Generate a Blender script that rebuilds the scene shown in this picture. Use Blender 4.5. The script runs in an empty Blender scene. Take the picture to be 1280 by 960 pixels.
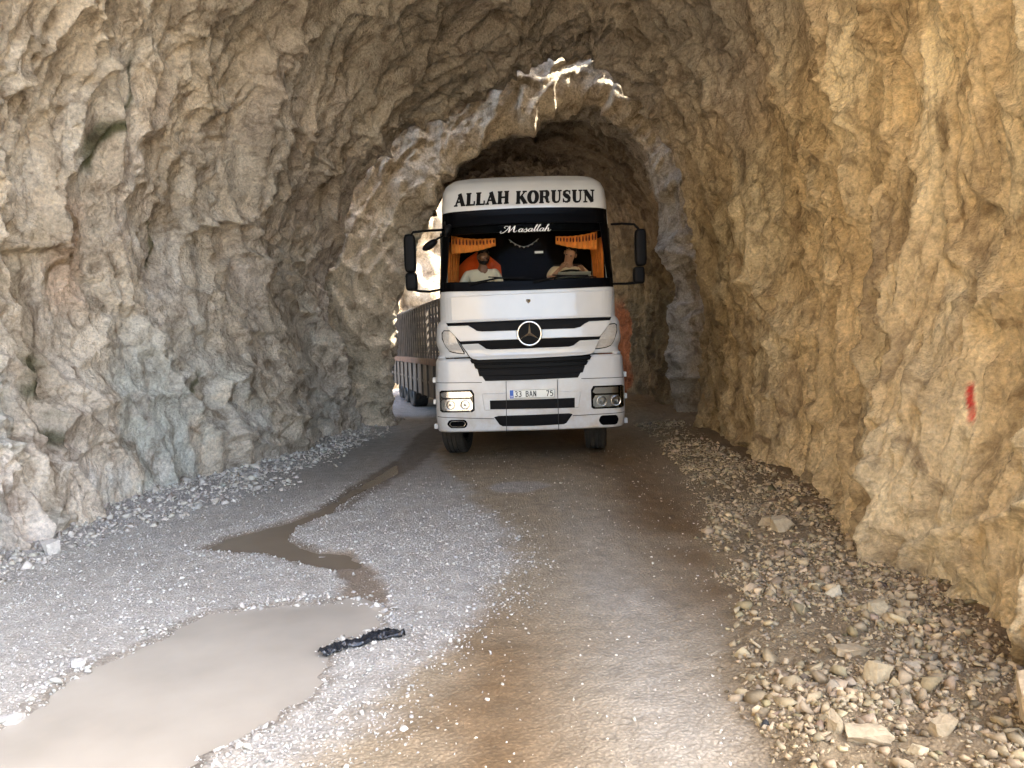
import bpy, bmesh, math
import numpy as np
from mathutils import Vector, Matrix, Euler, noise as mnoise

S = bpy.context.scene
COL = S.collection
R = math.radians

# ------------------------------------------------------------------ camera
F_PX, CX, CY = 950.0, 640.0, 480.0
CAM_Z = 1.6
cam_d = bpy.data.cameras.new("camera")
cam = bpy.data.objects.new("camera", cam_d)
COL.objects.link(cam)
cam_d.sensor_width = 36.0
cam_d.lens = 36.0 * F_PX / 1280.0
cam_d.clip_start = 0.05
cam_d.clip_end = 3000
cam.matrix_world = Matrix.Translation((0, 0, CAM_Z)) @ Matrix.Rotation(R(90 - 3.19), 4, 'X') @ Matrix.Rotation(R(-1.8), 4, 'Z')
S.camera = cam
CM = np.array(cam.matrix_world.to_3x3())

# ------------------------------------------------------------------ light
SUN_DIR = Vector((0.80, -0.14, 0.95)).normalized()      # towards the sun
w = bpy.data.worlds.new("World")
S.world = w
w.use_nodes = True
nt = w.node_tree
sky = nt.nodes.new("ShaderNodeTexSky")
sky.sky_type = 'NISHITA'
sky.sun_disc = False
sky.sun_elevation = math.asin(SUN_DIR.z)
sky.sun_rotation = math.atan2(SUN_DIR.x, SUN_DIR.y)
sky.dust_density = 3.0
bg = nt.nodes["Background"]
bg.inputs[1].default_value = 0.15
nt.links.new(sky.outputs[0], bg.inputs[0])
sun_d = bpy.data.lights.new("sun", 'SUN')
sun_d.energy = 3.0
sun_d.angle = R(0.6)
sun_d.color = (1.0, 0.93, 0.80)
sun = bpy.data.objects.new("sun", sun_d)
COL.objects.link(sun)
sun.rotation_euler = SUN_DIR.to_track_quat('Z', 'Y').to_euler()
sun.location = (20, -10, 30)
S.view_settings.view_transform = 'Standard'
S.view_settings.look = 'None'
S.view_settings.gamma = 1.0
S.view_settings.use_curve_mapping = False
S.view_settings.exposure = 3.45
cy = S.cycles
cy.use_denoising = True
cy.max_bounces = 10
cy.diffuse_bounces = 6
cy.glossy_bounces = 4
cy.transmission_bounces = 6
cy.transparent_max_bounces = 12
cy.caustics_reflective = False
cy.caustics_refractive = False
cy.sample_clamp_indirect = 8.0

# ------------------------------------------------------------------ helpers
def G(px, py, z=0.0):
    """where the ray through a photo pixel meets the level z (used to measure the ground plan)"""
    d = CM @ np.array([(px - CX) / F_PX, -(py - CY) / F_PX, -1.0])
    t = (z - CAM_Z) / d[2]
    return (d[0] * t, d[1] * t)

def tag(o, label=None, cat=None, group=None, kind=None):
    if label: o["label"] = label
    if cat: o["category"] = cat
    if group: o["group"] = group
    if kind: o["kind"] = kind
    return o

def empty(name, loc=(0, 0, 0), rz=0.0):
    o = bpy.data.objects.new(name, None)
    o.empty_display_size = 0.2
    COL.objects.link(o)
    o.location = loc
    o.rotation_euler = (0, 0, rz)
    return o

def mesh_obj(name, verts, faces, mat, parent=None, smooth=False, cols=None, extra=None):
    me = bpy.data.meshes.new(name)
    if isinstance(verts, np.ndarray) and isinstance(faces, np.ndarray):
        nv, nf, k = len(verts), len(faces), faces.shape[1]
        me.vertices.add(nv)
        me.vertices.foreach_set("co", verts.astype(np.float32).ravel())
        me.loops.add(nf * k)
        me.loops.foreach_set("vertex_index", faces.astype(np.int32).ravel())
        me.polygons.add(nf)
        me.polygons.foreach_set("loop_start", np.arange(0, nf * k, k, dtype=np.int32))
        me.update(calc_edges=True)
        me.validate()
    else:
        me.from_pydata([tuple(v) for v in verts], [], [tuple(f) for f in faces])
        me.update()
    if smooth:
        me.polygons.foreach_set("use_smooth", np.ones(len(me.polygons), dtype=bool))
    if cols is not None:
        a = me.color_attributes.new("Col", 'FLOAT_COLOR', 'POINT')
        c = np.ones((len(cols), 4), dtype=np.float32)
        c[:, :cols.shape[1]] = cols
        a.data.foreach_set("color", c.ravel())
    me.materials.append(mat)
    o = bpy.data.objects.new(name, me)
    COL.objects.link(o)
    if parent is not None:
        o.parent = parent
    return o

class MB:
    """collects shapes into one mesh"""
    def __init__(s): s.v = []; s.f = []
    def add(s, vs, fs):
        n = len(s.v); s.v += [tuple(p) for p in vs]; s.f += [tuple(i + n for i in f) for f in fs]
        return s
    def box(s, x0, x1, y0, y1, z0, z1):
        vs = [(x0,y0,z0),(x1,y0,z0),(x1,y1,z0),(x0,y1,z0),(x0,y0,z1),(x1,y0,z1),(x1,y1,z1),(x0,y1,z1)]
        return s.add(vs, [(0,3,2,1),(4,5,6,7),(0,1,5,4),(1,2,6,5),(2,3,7,6),(3,0,4,7)])
    def tube(s, pts, r, n=8, closed=False):
        pts = [Vector(p) for p in pts]; m = len(pts); rs = r if isinstance(r, (list, tuple)) else [r] * m
        rings = []; up = Vector((0.13, 0.21, 0.97))
        for i, p in enumerate(pts):
            if closed: t = pts[(i + 1) % m] - pts[i - 1]
            else: t = pts[min(i + 1, m - 1)] - pts[max(i - 1, 0)]
            t.normalize()
            a = t.cross(up)
            if a.length < 0.15: a = t.cross(Vector((1, 0, 0)))
            a.normalize(); b = t.cross(a)
            rings.append([p + (a * math.cos(2*math.pi*k/n) + b * math.sin(2*math.pi*k/n)) * rs[i] for k in range(n)])
        vs = [q for rg in rings for q in rg]; fs = []
        for i in range(m if closed else m - 1):
            j = (i + 1) % m
            for k in range(n):
                l = (k + 1) % n
                fs.append((i*n+k, i*n+l, j*n+l, j*n+k))
        if not closed:
            fs.append(tuple(range(n))[::-1]); fs.append(tuple((m-1)*n + k for k in range(n)))
        return s.add(vs, fs)
    def lathe(s, prof, c, axis='y', n=32):
        """prof: list of (radius, offset along axis)"""
        vs = []; fs = []; m = len(prof)
        for (r, h) in prof:
            for k in range(n):
                a = 2*math.pi*k/n
                u, w_ = r*math.cos(a), r*math.sin(a)
                if axis == 'y': vs.append((c[0]+u, c[1]+h, c[2]+w_))
                elif axis == 'x': vs.append((c[0]+h, c[1]+u, c[2]+w_))
                else: vs.append((c[0]+u, c[1]+w_, c[2]+h))
        for i in range(m-1):
            for k in range(n):
                l = (k+1) % n
                fs.append((i*n+k, i*n+l, (i+1)*n+l, (i+1)*n+k))
        return s.add(vs, fs)
    def build(s, name, mat, parent=None, smooth=False, bevel=0.0, seg=2):
        o = mesh_obj(name, s.v, s.f, mat, parent, smooth)
        bm = bmesh.new(); bm.from_mesh(o.data)
        bmesh.ops.recalc_face_normals(bm, faces=bm.faces)
        bm.to_mesh(o.data); bm.free()
        if bevel > 0:
            m = o.modifiers.new("bevel", 'BEVEL'); m.width = bevel; m.segments = seg; m.limit_method = 'ANGLE'; m.angle_limit = R(35)
            m.harden_normals = False
        return o

# ---- numpy noise
def _h(ix, iy, iz, seed):
    with np.errstate(over='ignore'):
        n = (ix.astype(np.int64) * 374761393 + iy.astype(np.int64) * 668265263 + iz.astype(np.int64) * 1440670441 + seed * 974634777) & 0xffffffff
        n = ((n ^ (n >> 13)) * 1274126177) & 0xffffffff
        n = ((n ^ (n >> 16)) * 2246822519) & 0xffffffff
        n = n ^ (n >> 15)
    return (n & 0xffffff).astype(np.float64) / 0xffffff

def vnoise(x, y, z=None, seed=0):
    """smooth value noise in -1..1"""
    x = np.asarray(x, float); y = np.asarray(y, float)
    ix, iy = np.floor(x), np.floor(y)
    fx, fy = x - ix, y - iy
    ux, uy = fx*fx*fx*(fx*(fx*6-15)+10), fy*fy*fy*(fy*(fy*6-15)+10)
    if z is None:
        zz = np.zeros_like(ix)
        a = _h(ix, iy, zz, seed); b = _h(ix+1, iy, zz, seed); c = _h(ix, iy+1, zz, seed); d = _h(ix+1, iy+1, zz, seed)
        return ((a*(1-ux)+b*ux)*(1-uy) + (c*(1-ux)+d*ux)*uy) * 2 - 1
    z = np.asarray(z, float); iz = np.floor(z); fz = z - iz; uz = fz*fz*fz*(fz*(fz*6-15)+10)
    out = 0
    for dz, wz in ((0, 1-uz), (1, uz)):
        a = _h(ix, iy, iz+dz, seed); b = _h(ix+1, iy, iz+dz, seed); c = _h(ix, iy+1, iz+dz, seed); d = _h(ix+1, iy+1, iz+dz, seed)
        out = out + ((a*(1-ux)+b*ux)*(1-uy) + (c*(1-ux)+d*ux)*uy) * wz
    return out * 2 - 1

def fbm(x, y, z=None, octs=4, seed=0, gain=0.5, ridged=False):
    t = 0; a = 1.0; n = 0
    for i in range(octs):
        k = 2.03 ** i
        v = vnoise(x*k + 17.3*i, y*k - 9.1*i, None if z is None else z*k + 5.7*i, seed + 31*i)
        if ridged: v = 1 - 2*np.abs(v)
        t = t + a*v; n += a; a *= gain
    return t / n

def sstep(a, b, x):
    t = np.clip((x - a) / (b - a), 0, 1)
    return t*t*(3-2*t)

def facets(u, v, su, sv, seed, tilt=0.6, jit=0.95):
    """fractured plates: each Voronoi cell is a tilted plane; returns height, edge distance, cell random"""
    x = u / su; y = v / sv
    ix, iy = np.floor(x), np.floor(y)
    b1 = np.full(x.shape, 9.0); b2 = np.full(x.shape, 9.0)
    h = np.zeros(x.shape); rid = np.zeros(x.shape)
    z0 = np.zeros_like(ix)
    for di in (-1, 0, 1):
        for dj in (-1, 0, 1):
            cx, cy_ = ix + di, iy + dj
            r1 = _h(cx, cy_, z0, seed); r2 = _h(cx, cy_, z0, seed+7)
            dx = x - (cx + 0.5 + (r1-0.5)*jit); dy = y - (cy_ + 0.5 + (r2-0.5)*jit)
            d = np.sqrt(dx*dx + dy*dy)
            r3 = _h(cx, cy_, z0, seed+13); r4 = _h(cx, cy_, z0, seed+19); r5 = _h(cx, cy_, z0, seed+23)
            hh = (r3 - 0.5)*1.2 + tilt*((r4-0.5)*2*dx + (r5-0.5)*2*dy)
            m = d < b1
            b2 = np.where(m, b1, np.minimum(b2, d))
            h = np.where(m, hh, h); rid = np.where(m, r5, rid)
            b1 = np.where(m, d, b1)
    return h, b2 - b1, rid

def blocks(u, v, su, sv, seed, steep=1.0, jit=0.9):
    """broken blocks: union of flat-sided pyramids, crisp ridges and concave creases"""
    x = u / su; y = v / sv
    ix, iy = np.floor(x), np.floor(y); z0 = np.zeros_like(ix)
    H = np.full(x.shape, -9.0); H2 = np.full(x.shape, -9.0)
    for di in (-1, 0, 1):
        for dj in (-1, 0, 1):
            cx, cy_ = ix + di, iy + dj
            dx = x - (cx + 0.5 + (_h(cx, cy_, z0, seed)-0.5)*jit); dy = y - (cy_ + 0.5 + (_h(cx, cy_, z0, seed+7)-0.5)*jit)
            top = (_h(cx, cy_, z0, seed+11) - 0.5)*0.9
            a0 = _h(cx, cy_, z0, seed+17)*6.283
            tx = (_h(cx, cy_, z0, seed+31)-0.5)*0.8; ty = (_h(cx, cy_, z0, seed+37)-0.5)*0.8
            side = np.full(x.shape, -9.0)
            for k in range(4):
                a = a0 + k*1.571 + (_h(cx, cy_, z0, seed+41+k)-0.5)*0.9
                st_ = (0.6 + 1.5*_h(cx, cy_, z0, seed+51+k))*steep
                side = np.maximum(side, st_*(np.cos(a)*dx + np.sin(a)*dy) - 0.30*st_)
            q = top + tx*dx + ty*dy - np.maximum(side, 0.0)
            H2 = np.maximum(H2, np.minimum(H, q)); H = np.maximum(H, q)
    return H, H - H2

# ------------------------------------------------------------------ materials
def new_mat(name):
    m = bpy.data.materials.new(name); m.use_nodes = True
    return m, m.node_tree, m.node_tree.nodes["Principled BSDF"]

def simple(name, col, rough=0.5, metal=0.0, spec=0.5, var=0.0, scale=8.0, bump=0.0, bscale=60.0, coat=0.0):
    m, t, b = new_mat(name)
    b.inputs["Base Color"].default_value = (*col, 1); b.inputs["Roughness"].default_value = rough
    b.inputs["Metallic"].default_value = metal; b.inputs["Specular IOR Level"].default_value = spec
    b.inputs["Coat Weight"].default_value = coat
    tc = t.nodes.new("ShaderNodeTexCoord")
    if var > 0:
        n = t.nodes.new("ShaderNodeTexNoise"); n.inputs["Scale"].default_value = scale; n.inputs["Detail"].default_value = 6
        t.links.new(tc.outputs["Object"], n.inputs["Vector"])
        mp = t.nodes.new("ShaderNodeMapRange"); mp.inputs[1].default_value = 0.3; mp.inputs[2].default_value = 0.7
        mp.inputs[3].default_value = 1 - var; mp.inputs[4].default_value = 1 + var
        t.links.new(n.outputs["Fac"], mp.inputs[0])
        mx = t.nodes.new("ShaderNodeVectorMath"); mx.operation = 'SCALE'; mx.inputs[0].default_value = col
        t.links.new(mp.outputs[0], mx.inputs["Scale"]); t.links.new(mx.outputs[0], b.inputs["Base Color"])
    if bump > 0:
        n = t.nodes.new("ShaderNodeTexNoise"); n.inputs["Scale"].default_value = bscale; n.inputs["Detail"].default_value = 5
        t.links.new(tc.outputs["Object"], n.inputs["Vector"])
        bp = t.nodes.new("ShaderNodeBump"); bp.inputs["Strength"].default_value = bump; bp.inputs["Distance"].default_value = 0.01
        t.links.new(n.outputs["Fac"], bp.inputs["Height"]); t.links.new(bp.outputs[0], b.inputs["Normal"])
    return m

def rock_mat(name, bump_d=0.05, fine=1.0):
    """attribute colour varied by procedural noise, with crack and grain bump"""
    m, t, b = new_mat(name)
    L = t.links.new
    at = t.nodes.new("ShaderNodeAttribute"); at.attribute_name = "Col"
    tc = t.nodes.new("ShaderNodeTexCoord")
    n1 = t.nodes.new("ShaderNodeTexNoise"); n1.inputs["Scale"].default_value = 3.2; n1.inputs["Detail"].default_value = 9; n1.inputs["Roughness"].default_value = 0.65; n1.inputs["Distortion"].default_value = 0.8
    L(tc.outputs["Object"], n1.inputs["Vector"])
    cr = t.nodes.new("ShaderNodeValToRGB")
    e = cr.color_ramp.elements
    e[0].position = 0.34; e[0].color = (0.52, 0.46, 0.40, 1); e[1].position = 0.72; e[1].color = (1.38, 1.37, 1.33, 1)
    x = cr.color_ramp.elements.new(0.5); x.color = (1.12, 1.09, 1.03, 1)
    L(n1.outputs["Fac"], cr.inputs[0])
    mx = t.nodes.new("ShaderNodeMix"); mx.data_type = 'RGBA'; mx.blend_type = 'MULTIPLY'; mx.inputs[0].default_value = 1
    L(at.outputs["Color"], mx.inputs[6]); L(cr.outputs[0], mx.inputs[7])
    n2 = t.nodes.new("ShaderNodeTexNoise"); n2.inputs["Scale"].default_value = 28; n2.inputs["Detail"].default_value = 6; n2.inputs["Roughness"].default_value = 0.7
    L(tc.outputs["Object"], n2.inputs["Vector"])
    mr = t.nodes.new("ShaderNodeMapRange"); mr.inputs[1].default_value = 0.25; mr.inputs[2].default_value = 0.75; mr.inputs[3].default_value = 0.58; mr.inputs[4].default_value = 1.36
    L(n2.outputs["Fac"], mr.inputs[0])
    sc = t.nodes.new("ShaderNodeVectorMath"); sc.operation = 'SCALE'
    L(mx.outputs[2], sc.inputs[0]); L(mr.outputs[0], sc.inputs["Scale"]); L(sc.outputs[0], b.inputs["Base Color"])
    # bump: elongated crack cells + grain
    mp = t.nodes.new("ShaderNodeMapping"); mp.inputs["Scale"].default_value = (1, 1, 0.5); mp.inputs["Rotation"].default_value = (0.25, -0.2, 0)
    L(tc.outputs["Object"], mp.inputs["Vector"])
    wn = t.nodes.new("ShaderNodeTexNoise"); wn.inputs["Scale"].default_value = 4; wn.inputs["Detail"].default_value = 3
    L(mp.outputs[0], wn.inputs["Vector"])
    va = t.nodes.new("ShaderNodeVectorMath"); va.operation = 'MULTIPLY_ADD'; va.inputs[1].default_value = (0.35, 0.35, 0.35)
    L(wn.outputs["Color"], va.inputs[0]); L(mp.outputs[0], va.inputs[2])
    v1 = t.nodes.new("ShaderNodeTexVoronoi"); v1.feature = 'F1'; v1.inputs["Scale"].default_value = 13; v1.inputs["Randomness"].default_value = 1
    L(va.outputs[0], v1.inputs["Vector"])
    v2 = t.nodes.new("ShaderNodeTexVoronoi"); v2.feature = 'DISTANCE_TO_EDGE'; v2.inputs["Scale"].default_value = 5.5
    L(va.outputs[0], v2.inputs["Vector"])
    m2 = t.nodes.new("ShaderNodeMapRange"); m2.inputs[1].default_value = 0.0; m2.inputs[2].default_value = 0.05; m2.inputs[3].default_value = 0; m2.inputs[4].default_value = 0.0
    L(v2.outputs["Distance"], m2.inputs[0])
    a1 = t.nodes.new("ShaderNodeMath"); a1.operation = 'MULTIPLY_ADD'; a1.inputs[1].default_value = 0.25
    L(v1.outputs["Distance"], a1.inputs[0]); L(m2.outputs[0], a1.inputs[2])
    n3 = t.nodes.new("ShaderNodeTexNoise"); n3.inputs["Scale"].default_value = 20; n3.inputs["Detail"].default_value = 9; n3.inputs["Roughness"].default_value = 0.68
    L(tc.outputs["Object"], n3.inputs["Vector"])
    a2 = t.nodes.new("ShaderNodeMath"); a2.operation = 'MULTIPLY_ADD'; a2.inputs[1].default_value = 1.7 * fine
    L(n3.outputs["Fac"], a2.inputs[0]); L(a1.outputs[0], a2.inputs[2])
    bp = t.nodes.new("ShaderNodeBump"); bp.inputs["Strength"].default_value = 1.0; bp.inputs["Distance"].default_value = bump_d*1.2
    L(a2.outputs[0], bp.inputs["Height"]); L(bp.outputs[0], b.inputs["Normal"])
    b.inputs["Roughness"].default_value = 0.82; b.inputs["Specular IOR Level"].default_value = 0.3
    return m

# ================================================================== ROCK
M_ROCK = rock_mat("tunnel rock", 0.045)
M_CLIFF = rock_mat("cliff rock", 0.05)

def resample(pts, n):
    p = np.array(pts, float)
    for _ in range(3):                                # corner cutting
        q = [p[0]]
        for i in range(len(p) - 1):
            q += [p[i]*0.75 + p[i+1]*0.25, p[i]*0.25 + p[i+1]*0.75]
        p = np.array(q + [p[-1]])
    s = np.concatenate([[0], np.cumsum(np.linalg.norm(np.diff(p, axis=0), axis=1))])
    t = np.linspace(0, s[-1], n)
    return np.stack([np.interp(t, s, p[:, 0]), np.interp(t, s, p[:, 1])], 1)

NV = 880
SEC_NEAR = [(-4.35,-0.6),(-4.45,0.8),(-4.65,2.2),(-4.45,3.8),(-3.8,5.2),(-2.7,6.4),(-1.2,7.2),(0.4,7.7),(1.6,7.6),(2.5,6.7),(2.85,5.2),(2.95,3.4),(2.85,1.8),(2.5,0.4),(2.35,-0.6)]
SEC_MID  = [(-3.65,-0.6),(-3.75,0.8),(-4.1,2.2),(-3.95,3.5),(-3.4,4.6),(-2.5,5.6),(-1.4,6.4),(0.1,7.0),(1.5,7.3),(2.5,6.5),(3.0,5.2),(3.25,3.6),(3.3,2.0),(3.1,0.5),(3.05,-0.6)]
SEC_RIM  = [(-3.25,-0.6),(-3.15,0.5),(-3.45,2.2),(-3.15,3.4),(-2.45,4.4),(-1.9,4.9),(-1.35,5.4),(-0.1,6.15),(1.5,6.75),(2.2,6.0),(2.8,4.8),(3.25,3.4),(3.45,2.0),(3.45,0.4),(3.4,-0.6)]

def make_rock(name, P, U, V, wl, colfn, dispfn, mat=None):
    """P: (nu, nv, 3) base sheet, U/V: metric coordinates, wl: 1 left .. 0 right"""
    du = np.gradient(P, axis=0); dv = np.gradient(P, axis=1)
    n = np.cross(du, dv); n /= (np.linalg.norm(n, axis=2, keepdims=True) + 1e-9)
    h, extra = dispfn(P, U, V, wl)
    for _ in range(1):                                # take the saw teeth off diagonal ledges
        g = np.pad(h, 1, mode='edge'); g = (g[:-2] + 3*g[1:-1] + g[2:])/5; h = (g[:, :-2] + 3*g[:, 1:-1] + g[:, 2:])/5
    h = h + 0.006*fbm(U*24, V*24, octs=3, seed=31, ridged=True)
    Q = P + n * h[..., None]
    nu, nv = U.shape
    idx = np.arange(nu*nv).reshape(nu, nv)
    f = np.stack([idx[:-1, :-1], idx[1:, :-1], idx[1:, 1:], idx[:-1, 1:]], -1).reshape(-1, 4)
    c = colfn(Q, U, V, wl, h, extra)
    o = mesh_obj(name, Q.reshape(-1, 3), f, mat or M_ROCK, smooth=False, cols=c.reshape(-1, 3))
    return o, Q

def rock_disp(P, U, V, wl, sgn=1.0, amp=1.0):
    X, Y, Z = P[..., 0], P[..., 1], P[..., 2]
    # warped metric coordinates
    wu = fbm(U*0.8, V*0.8, octs=3, seed=3)*0.26 + fbm(U*6, V*6, octs=2, seed=4)*0.022
    wv = fbm(U*0.8+40, V*0.8, octs=3, seed=5)*0.28 + fbm(U*6, V*6+30, octs=2, seed=6)*0.022
    # joints lean: shear u by v
    u = U + wu; v = V + wv
    ul = u + 0.12*v
    big = fbm(U*0.35, V*0.22, octs=3, seed=11)
    h1, e1, r1 = facets(ul, v, 1.15, 1.9, 101, 0.75)
    h2, e2, r2 = facets(ul + 0.15*v, v, 0.42, 0.85, 202, 0.8)
    h3, e3, r3 = facets(ul, v - 0.3*u, 0.17, 0.30, 303, 0.9)
    h4, e4, r4 = facets(u, v, 0.075, 0.13, 404, 0.9)
    c1 = 1 - sstep(0, 0.05, e1); c2 = 1 - sstep(0, 0.08, e2); c3 = 1 - sstep(0, 0.10, e3)
    mod2 = sstep(-0.25, 0.35, fbm(U*0.8+9, V*0.7, octs=2, seed=77))      # some areas are broken, some smooth
    mod3 = sstep(-0.25, 0.3, fbm(U*1.1-20, V*1.0, octs=2, seed=78))
    lc = np.exp(-np.abs(fbm(u*0.85 + 0.15*v, v*0.28, octs=4, seed=91))/0.010)*sstep(-0.2, 0.1, fbm(U*0.5, V*0.5, octs=2, seed=92)) \
        + 0.7*np.exp(-np.abs(fbm(u*0.35, v*0.75 + 0.3*u, octs=4, seed=93))/0.008)*sstep(-0.1, 0.2, fbm(U*0.6, V*0.5+7, octs=2, seed=94))
    B0, k0 = blocks(ul + 0.2*v, v, 1.7, 2.6, 700, 0.85); B1, k1 = blocks(ul, v + 0.2*u, 0.75, 1.30, 710, 0.85)
    B2, k2 = blocks(ul + 0.2*v, v, 0.31, 0.54, 720, 0.9); B3, k3 = blocks(u, v, 0.125, 0.20, 730, 1.1)
    left = 0.26*big + 0.27*B0 + (0.14 + 0.07*mod2)*B1 + (0.085 + 0.05*mod3)*B2 + (0.03 + 0.03*mod2)*B3 \
        + 0.09*h1 + (0.015 + 0.05*mod2)*h2 + (0.010 + 0.03*mod3)*h3 + 0.016*h4 - 0.13*lc \
        - 0.12*c1*sstep(-0.3, 0.3, fbm(U*0.7, V*0.7+5, octs=2, seed=80)) - 0.05*c2*mod2 \
        - 0.14*np.exp(-k0/0.025) - 0.085*np.exp(-k1/0.035)*(0.4 + 0.6*mod3) - 0.05*np.exp(-k2/0.05)*(0.3 + 0.7*mod2) - 0.018*np.exp(-k3/0.08)*mod3
    # right: fluted, water-worn, lumpy
    fl = fbm(u*0.85 + 0.10*v, v*0.16, octs=3, seed=21)
    fl2 = np.abs(fbm(u*2.6 + 0.3*v, v*0.45, octs=3, seed=22))
    lump = fbm(u*3.2, v*2.1, octs=5, seed=23, gain=0.55)
    rid = fbm(u*5.5, v*3.2, octs=4, seed=24, ridged=True)
    g2, f2, s2 = facets(u + 0.25*v, v, 0.55, 1.0, 505, 0.7)
    g3, f3, s3 = facets(u + 0.25*v, v, 0.20, 0.30, 606, 0.8)
    d2 = 1 - sstep(0, 0.06, f2)
    C1_, m1 = blocks(u + 0.3*v, v, 0.85, 1.7, 740, 0.9); C2_, m2 = blocks(u + 0.2*v, v, 0.32, 0.60, 750, 1.0); C3_, m3 = blocks(u, v - 0.2*u, 0.13, 0.20, 760, 1.1)
    right = 0.27*fl - 0.08*fl2 + 0.03*lump + 0.012*rid + 0.16*C1_ + (0.05 + 0.06*mod2)*C2_ + (0.034 + 0.03*mod3)*C3_ + (0.03 + 0.06*mod2)*g2 + (0.01 + 0.03*mod3)*g3 + 0.018*h4 - 0.09*d2*mod2 - 0.10*np.exp(-m1/0.03) - 0.045*np.exp(-m2/0.05)*(0.3 + 0.7*mod3) - 0.02*np.exp(-m3/0.09)*mod2 - 0.10*lc
    grain = 0.008*fbm(U*22, V*22, octs=3, seed=30, ridged=True)
    h = (left*wl + right*(1-wl)) + grain
    return -sgn * h * amp, dict(r1=r1, r2=r2, s2=s2, c1=c1, mod2=mod2, mod3=mod3, big=big)

def lerp3(a, b, t):
    return a*(1 - t[..., None]) + b*t[..., None]

def rock_col(Q, U, V, wl, h, ex):
    X, Y, Z = Q[..., 0], Q[..., 1], Q[..., 2]
    n1 = fbm(U*0.7, V*0.5, octs=4, seed=50); n2 = fbm(U*1.6+3, V*0.6, octs=4, seed=51); n3 = fbm(U*4, V*3, octs=3, seed=52)
    sand = np.array([0.70, 0.585, 0.43]); pink = np.array([0.69, 0.59, 0.50]); grey = np.array([0.55, 0.51, 0.44]); pale = np.array([0.78, 0.72, 0.62])
    ochre = np.array([0.42, 0.30, 0.15]); teal = np.array([0.56, 0.60, 0.54]); rightc = np.array([0.62, 0.49, 0.29]); rightp = np.array([0.75, 0.64, 0.42])
    moss = np.array([0.07, 0.075, 0.03]); brown = np.array([0.25, 0.185, 0.11])
    one = np.ones(X.shape)[..., None]
    L_ = lerp3(one*sand, one*pink, sstep(-0.2, 0.4, n1))*(0.86 + 0.28*ex['r2'])[..., None]
    L_ = lerp3(L_, one*grey, 0.55*sstep(0.0, 0.5, n2))
    L_ = lerp3(L_, one*pale, 0.7*sstep(0.55, 0.95, ex['r2'])*sstep(0.1, 0.5, n3+0.2))
    L_ = lerp3(L_, one*ochre, 0.6*sstep(0.25, 0.6, fbm(U*1.3-8, V*0.35, octs=4, seed=53)))
    low = sstep(2.1, 0.7, Z + 0.5*n1) * sstep(0.15, 0.5, wl) * sstep(13, 9, Y)
    L_ = lerp3(L_, one*teal, 0.75*low*sstep(-0.30, 0.25, n2 + 0.5*n3))
    L_ = lerp3(L_, one*pink, 0.4*low*sstep(0.1, 0.4, n3))
    R_ = lerp3(one*rightc, one*rightp, sstep(0.0, 0.5, n2 + 0.3*n3))*(0.88 + 0.24*ex['s2'])[..., None]
    R_ = lerp3(R_, one*brown, 0.55*sstep(0.15, 0.55, n1 + 0.2*n3))
    R_ = lerp3(R_, one*ochre, 0.45*sstep(0.3, 0.6, fbm(U*1.3-8, V*0.35, octs=4, seed=54)))
    C = lerp3(R_, L_, wl)
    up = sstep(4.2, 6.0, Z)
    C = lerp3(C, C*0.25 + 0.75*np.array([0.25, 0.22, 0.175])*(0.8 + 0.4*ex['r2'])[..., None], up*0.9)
    lum = (C*np.array([0.3, 0.6, 0.1])).sum(-1, keepdims=True)
    C = C + (lum - C)*(0.30*wl[..., None])
    # far part of the tunnel is painted darker, standing in for fading light
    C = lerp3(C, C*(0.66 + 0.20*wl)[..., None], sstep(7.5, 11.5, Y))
    # damp moss streaks on the left wall
    for (y0, z0, z1, wd) in ((7.75, 3.5, 4.5, 0.07), (7.70, 3.45, 3.9, 0.17), (7.4, 2.3, 3.0, 0.09), (6.75, 1.25, 1.6, 0.28), (6.9, 0.8, 1.05, 0.2), (9.3, 0.95, 1.3, 0.10), (8.9, 2.6, 3.2, 0.05)):
        yy = y0 + 0.10*np.sin(Z*5) + 0.08*n3
        k = sstep(wd*0.75, wd*0.2, np.abs(Y - yy)) * sstep(z0-0.1, z0+0.05, Z) * sstep(z1+0.12, z1-0.05, Z) * (X < 0)
        C = lerp3(C, one*moss, 0.85*k*sstep(-0.6, 0.0, n3 + 0.2))
    # rust stain below the streak
    k = sstep(0.35, 0.1, np.abs(Y - 7.5)) * sstep(1.9, 2.2, Z) * sstep(3.3, 3.0, Z) * (X < 0)
    C = lerp3(C, one*np.array([0.45, 0.24, 0.13]), 0.38*k)
    return C

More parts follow.
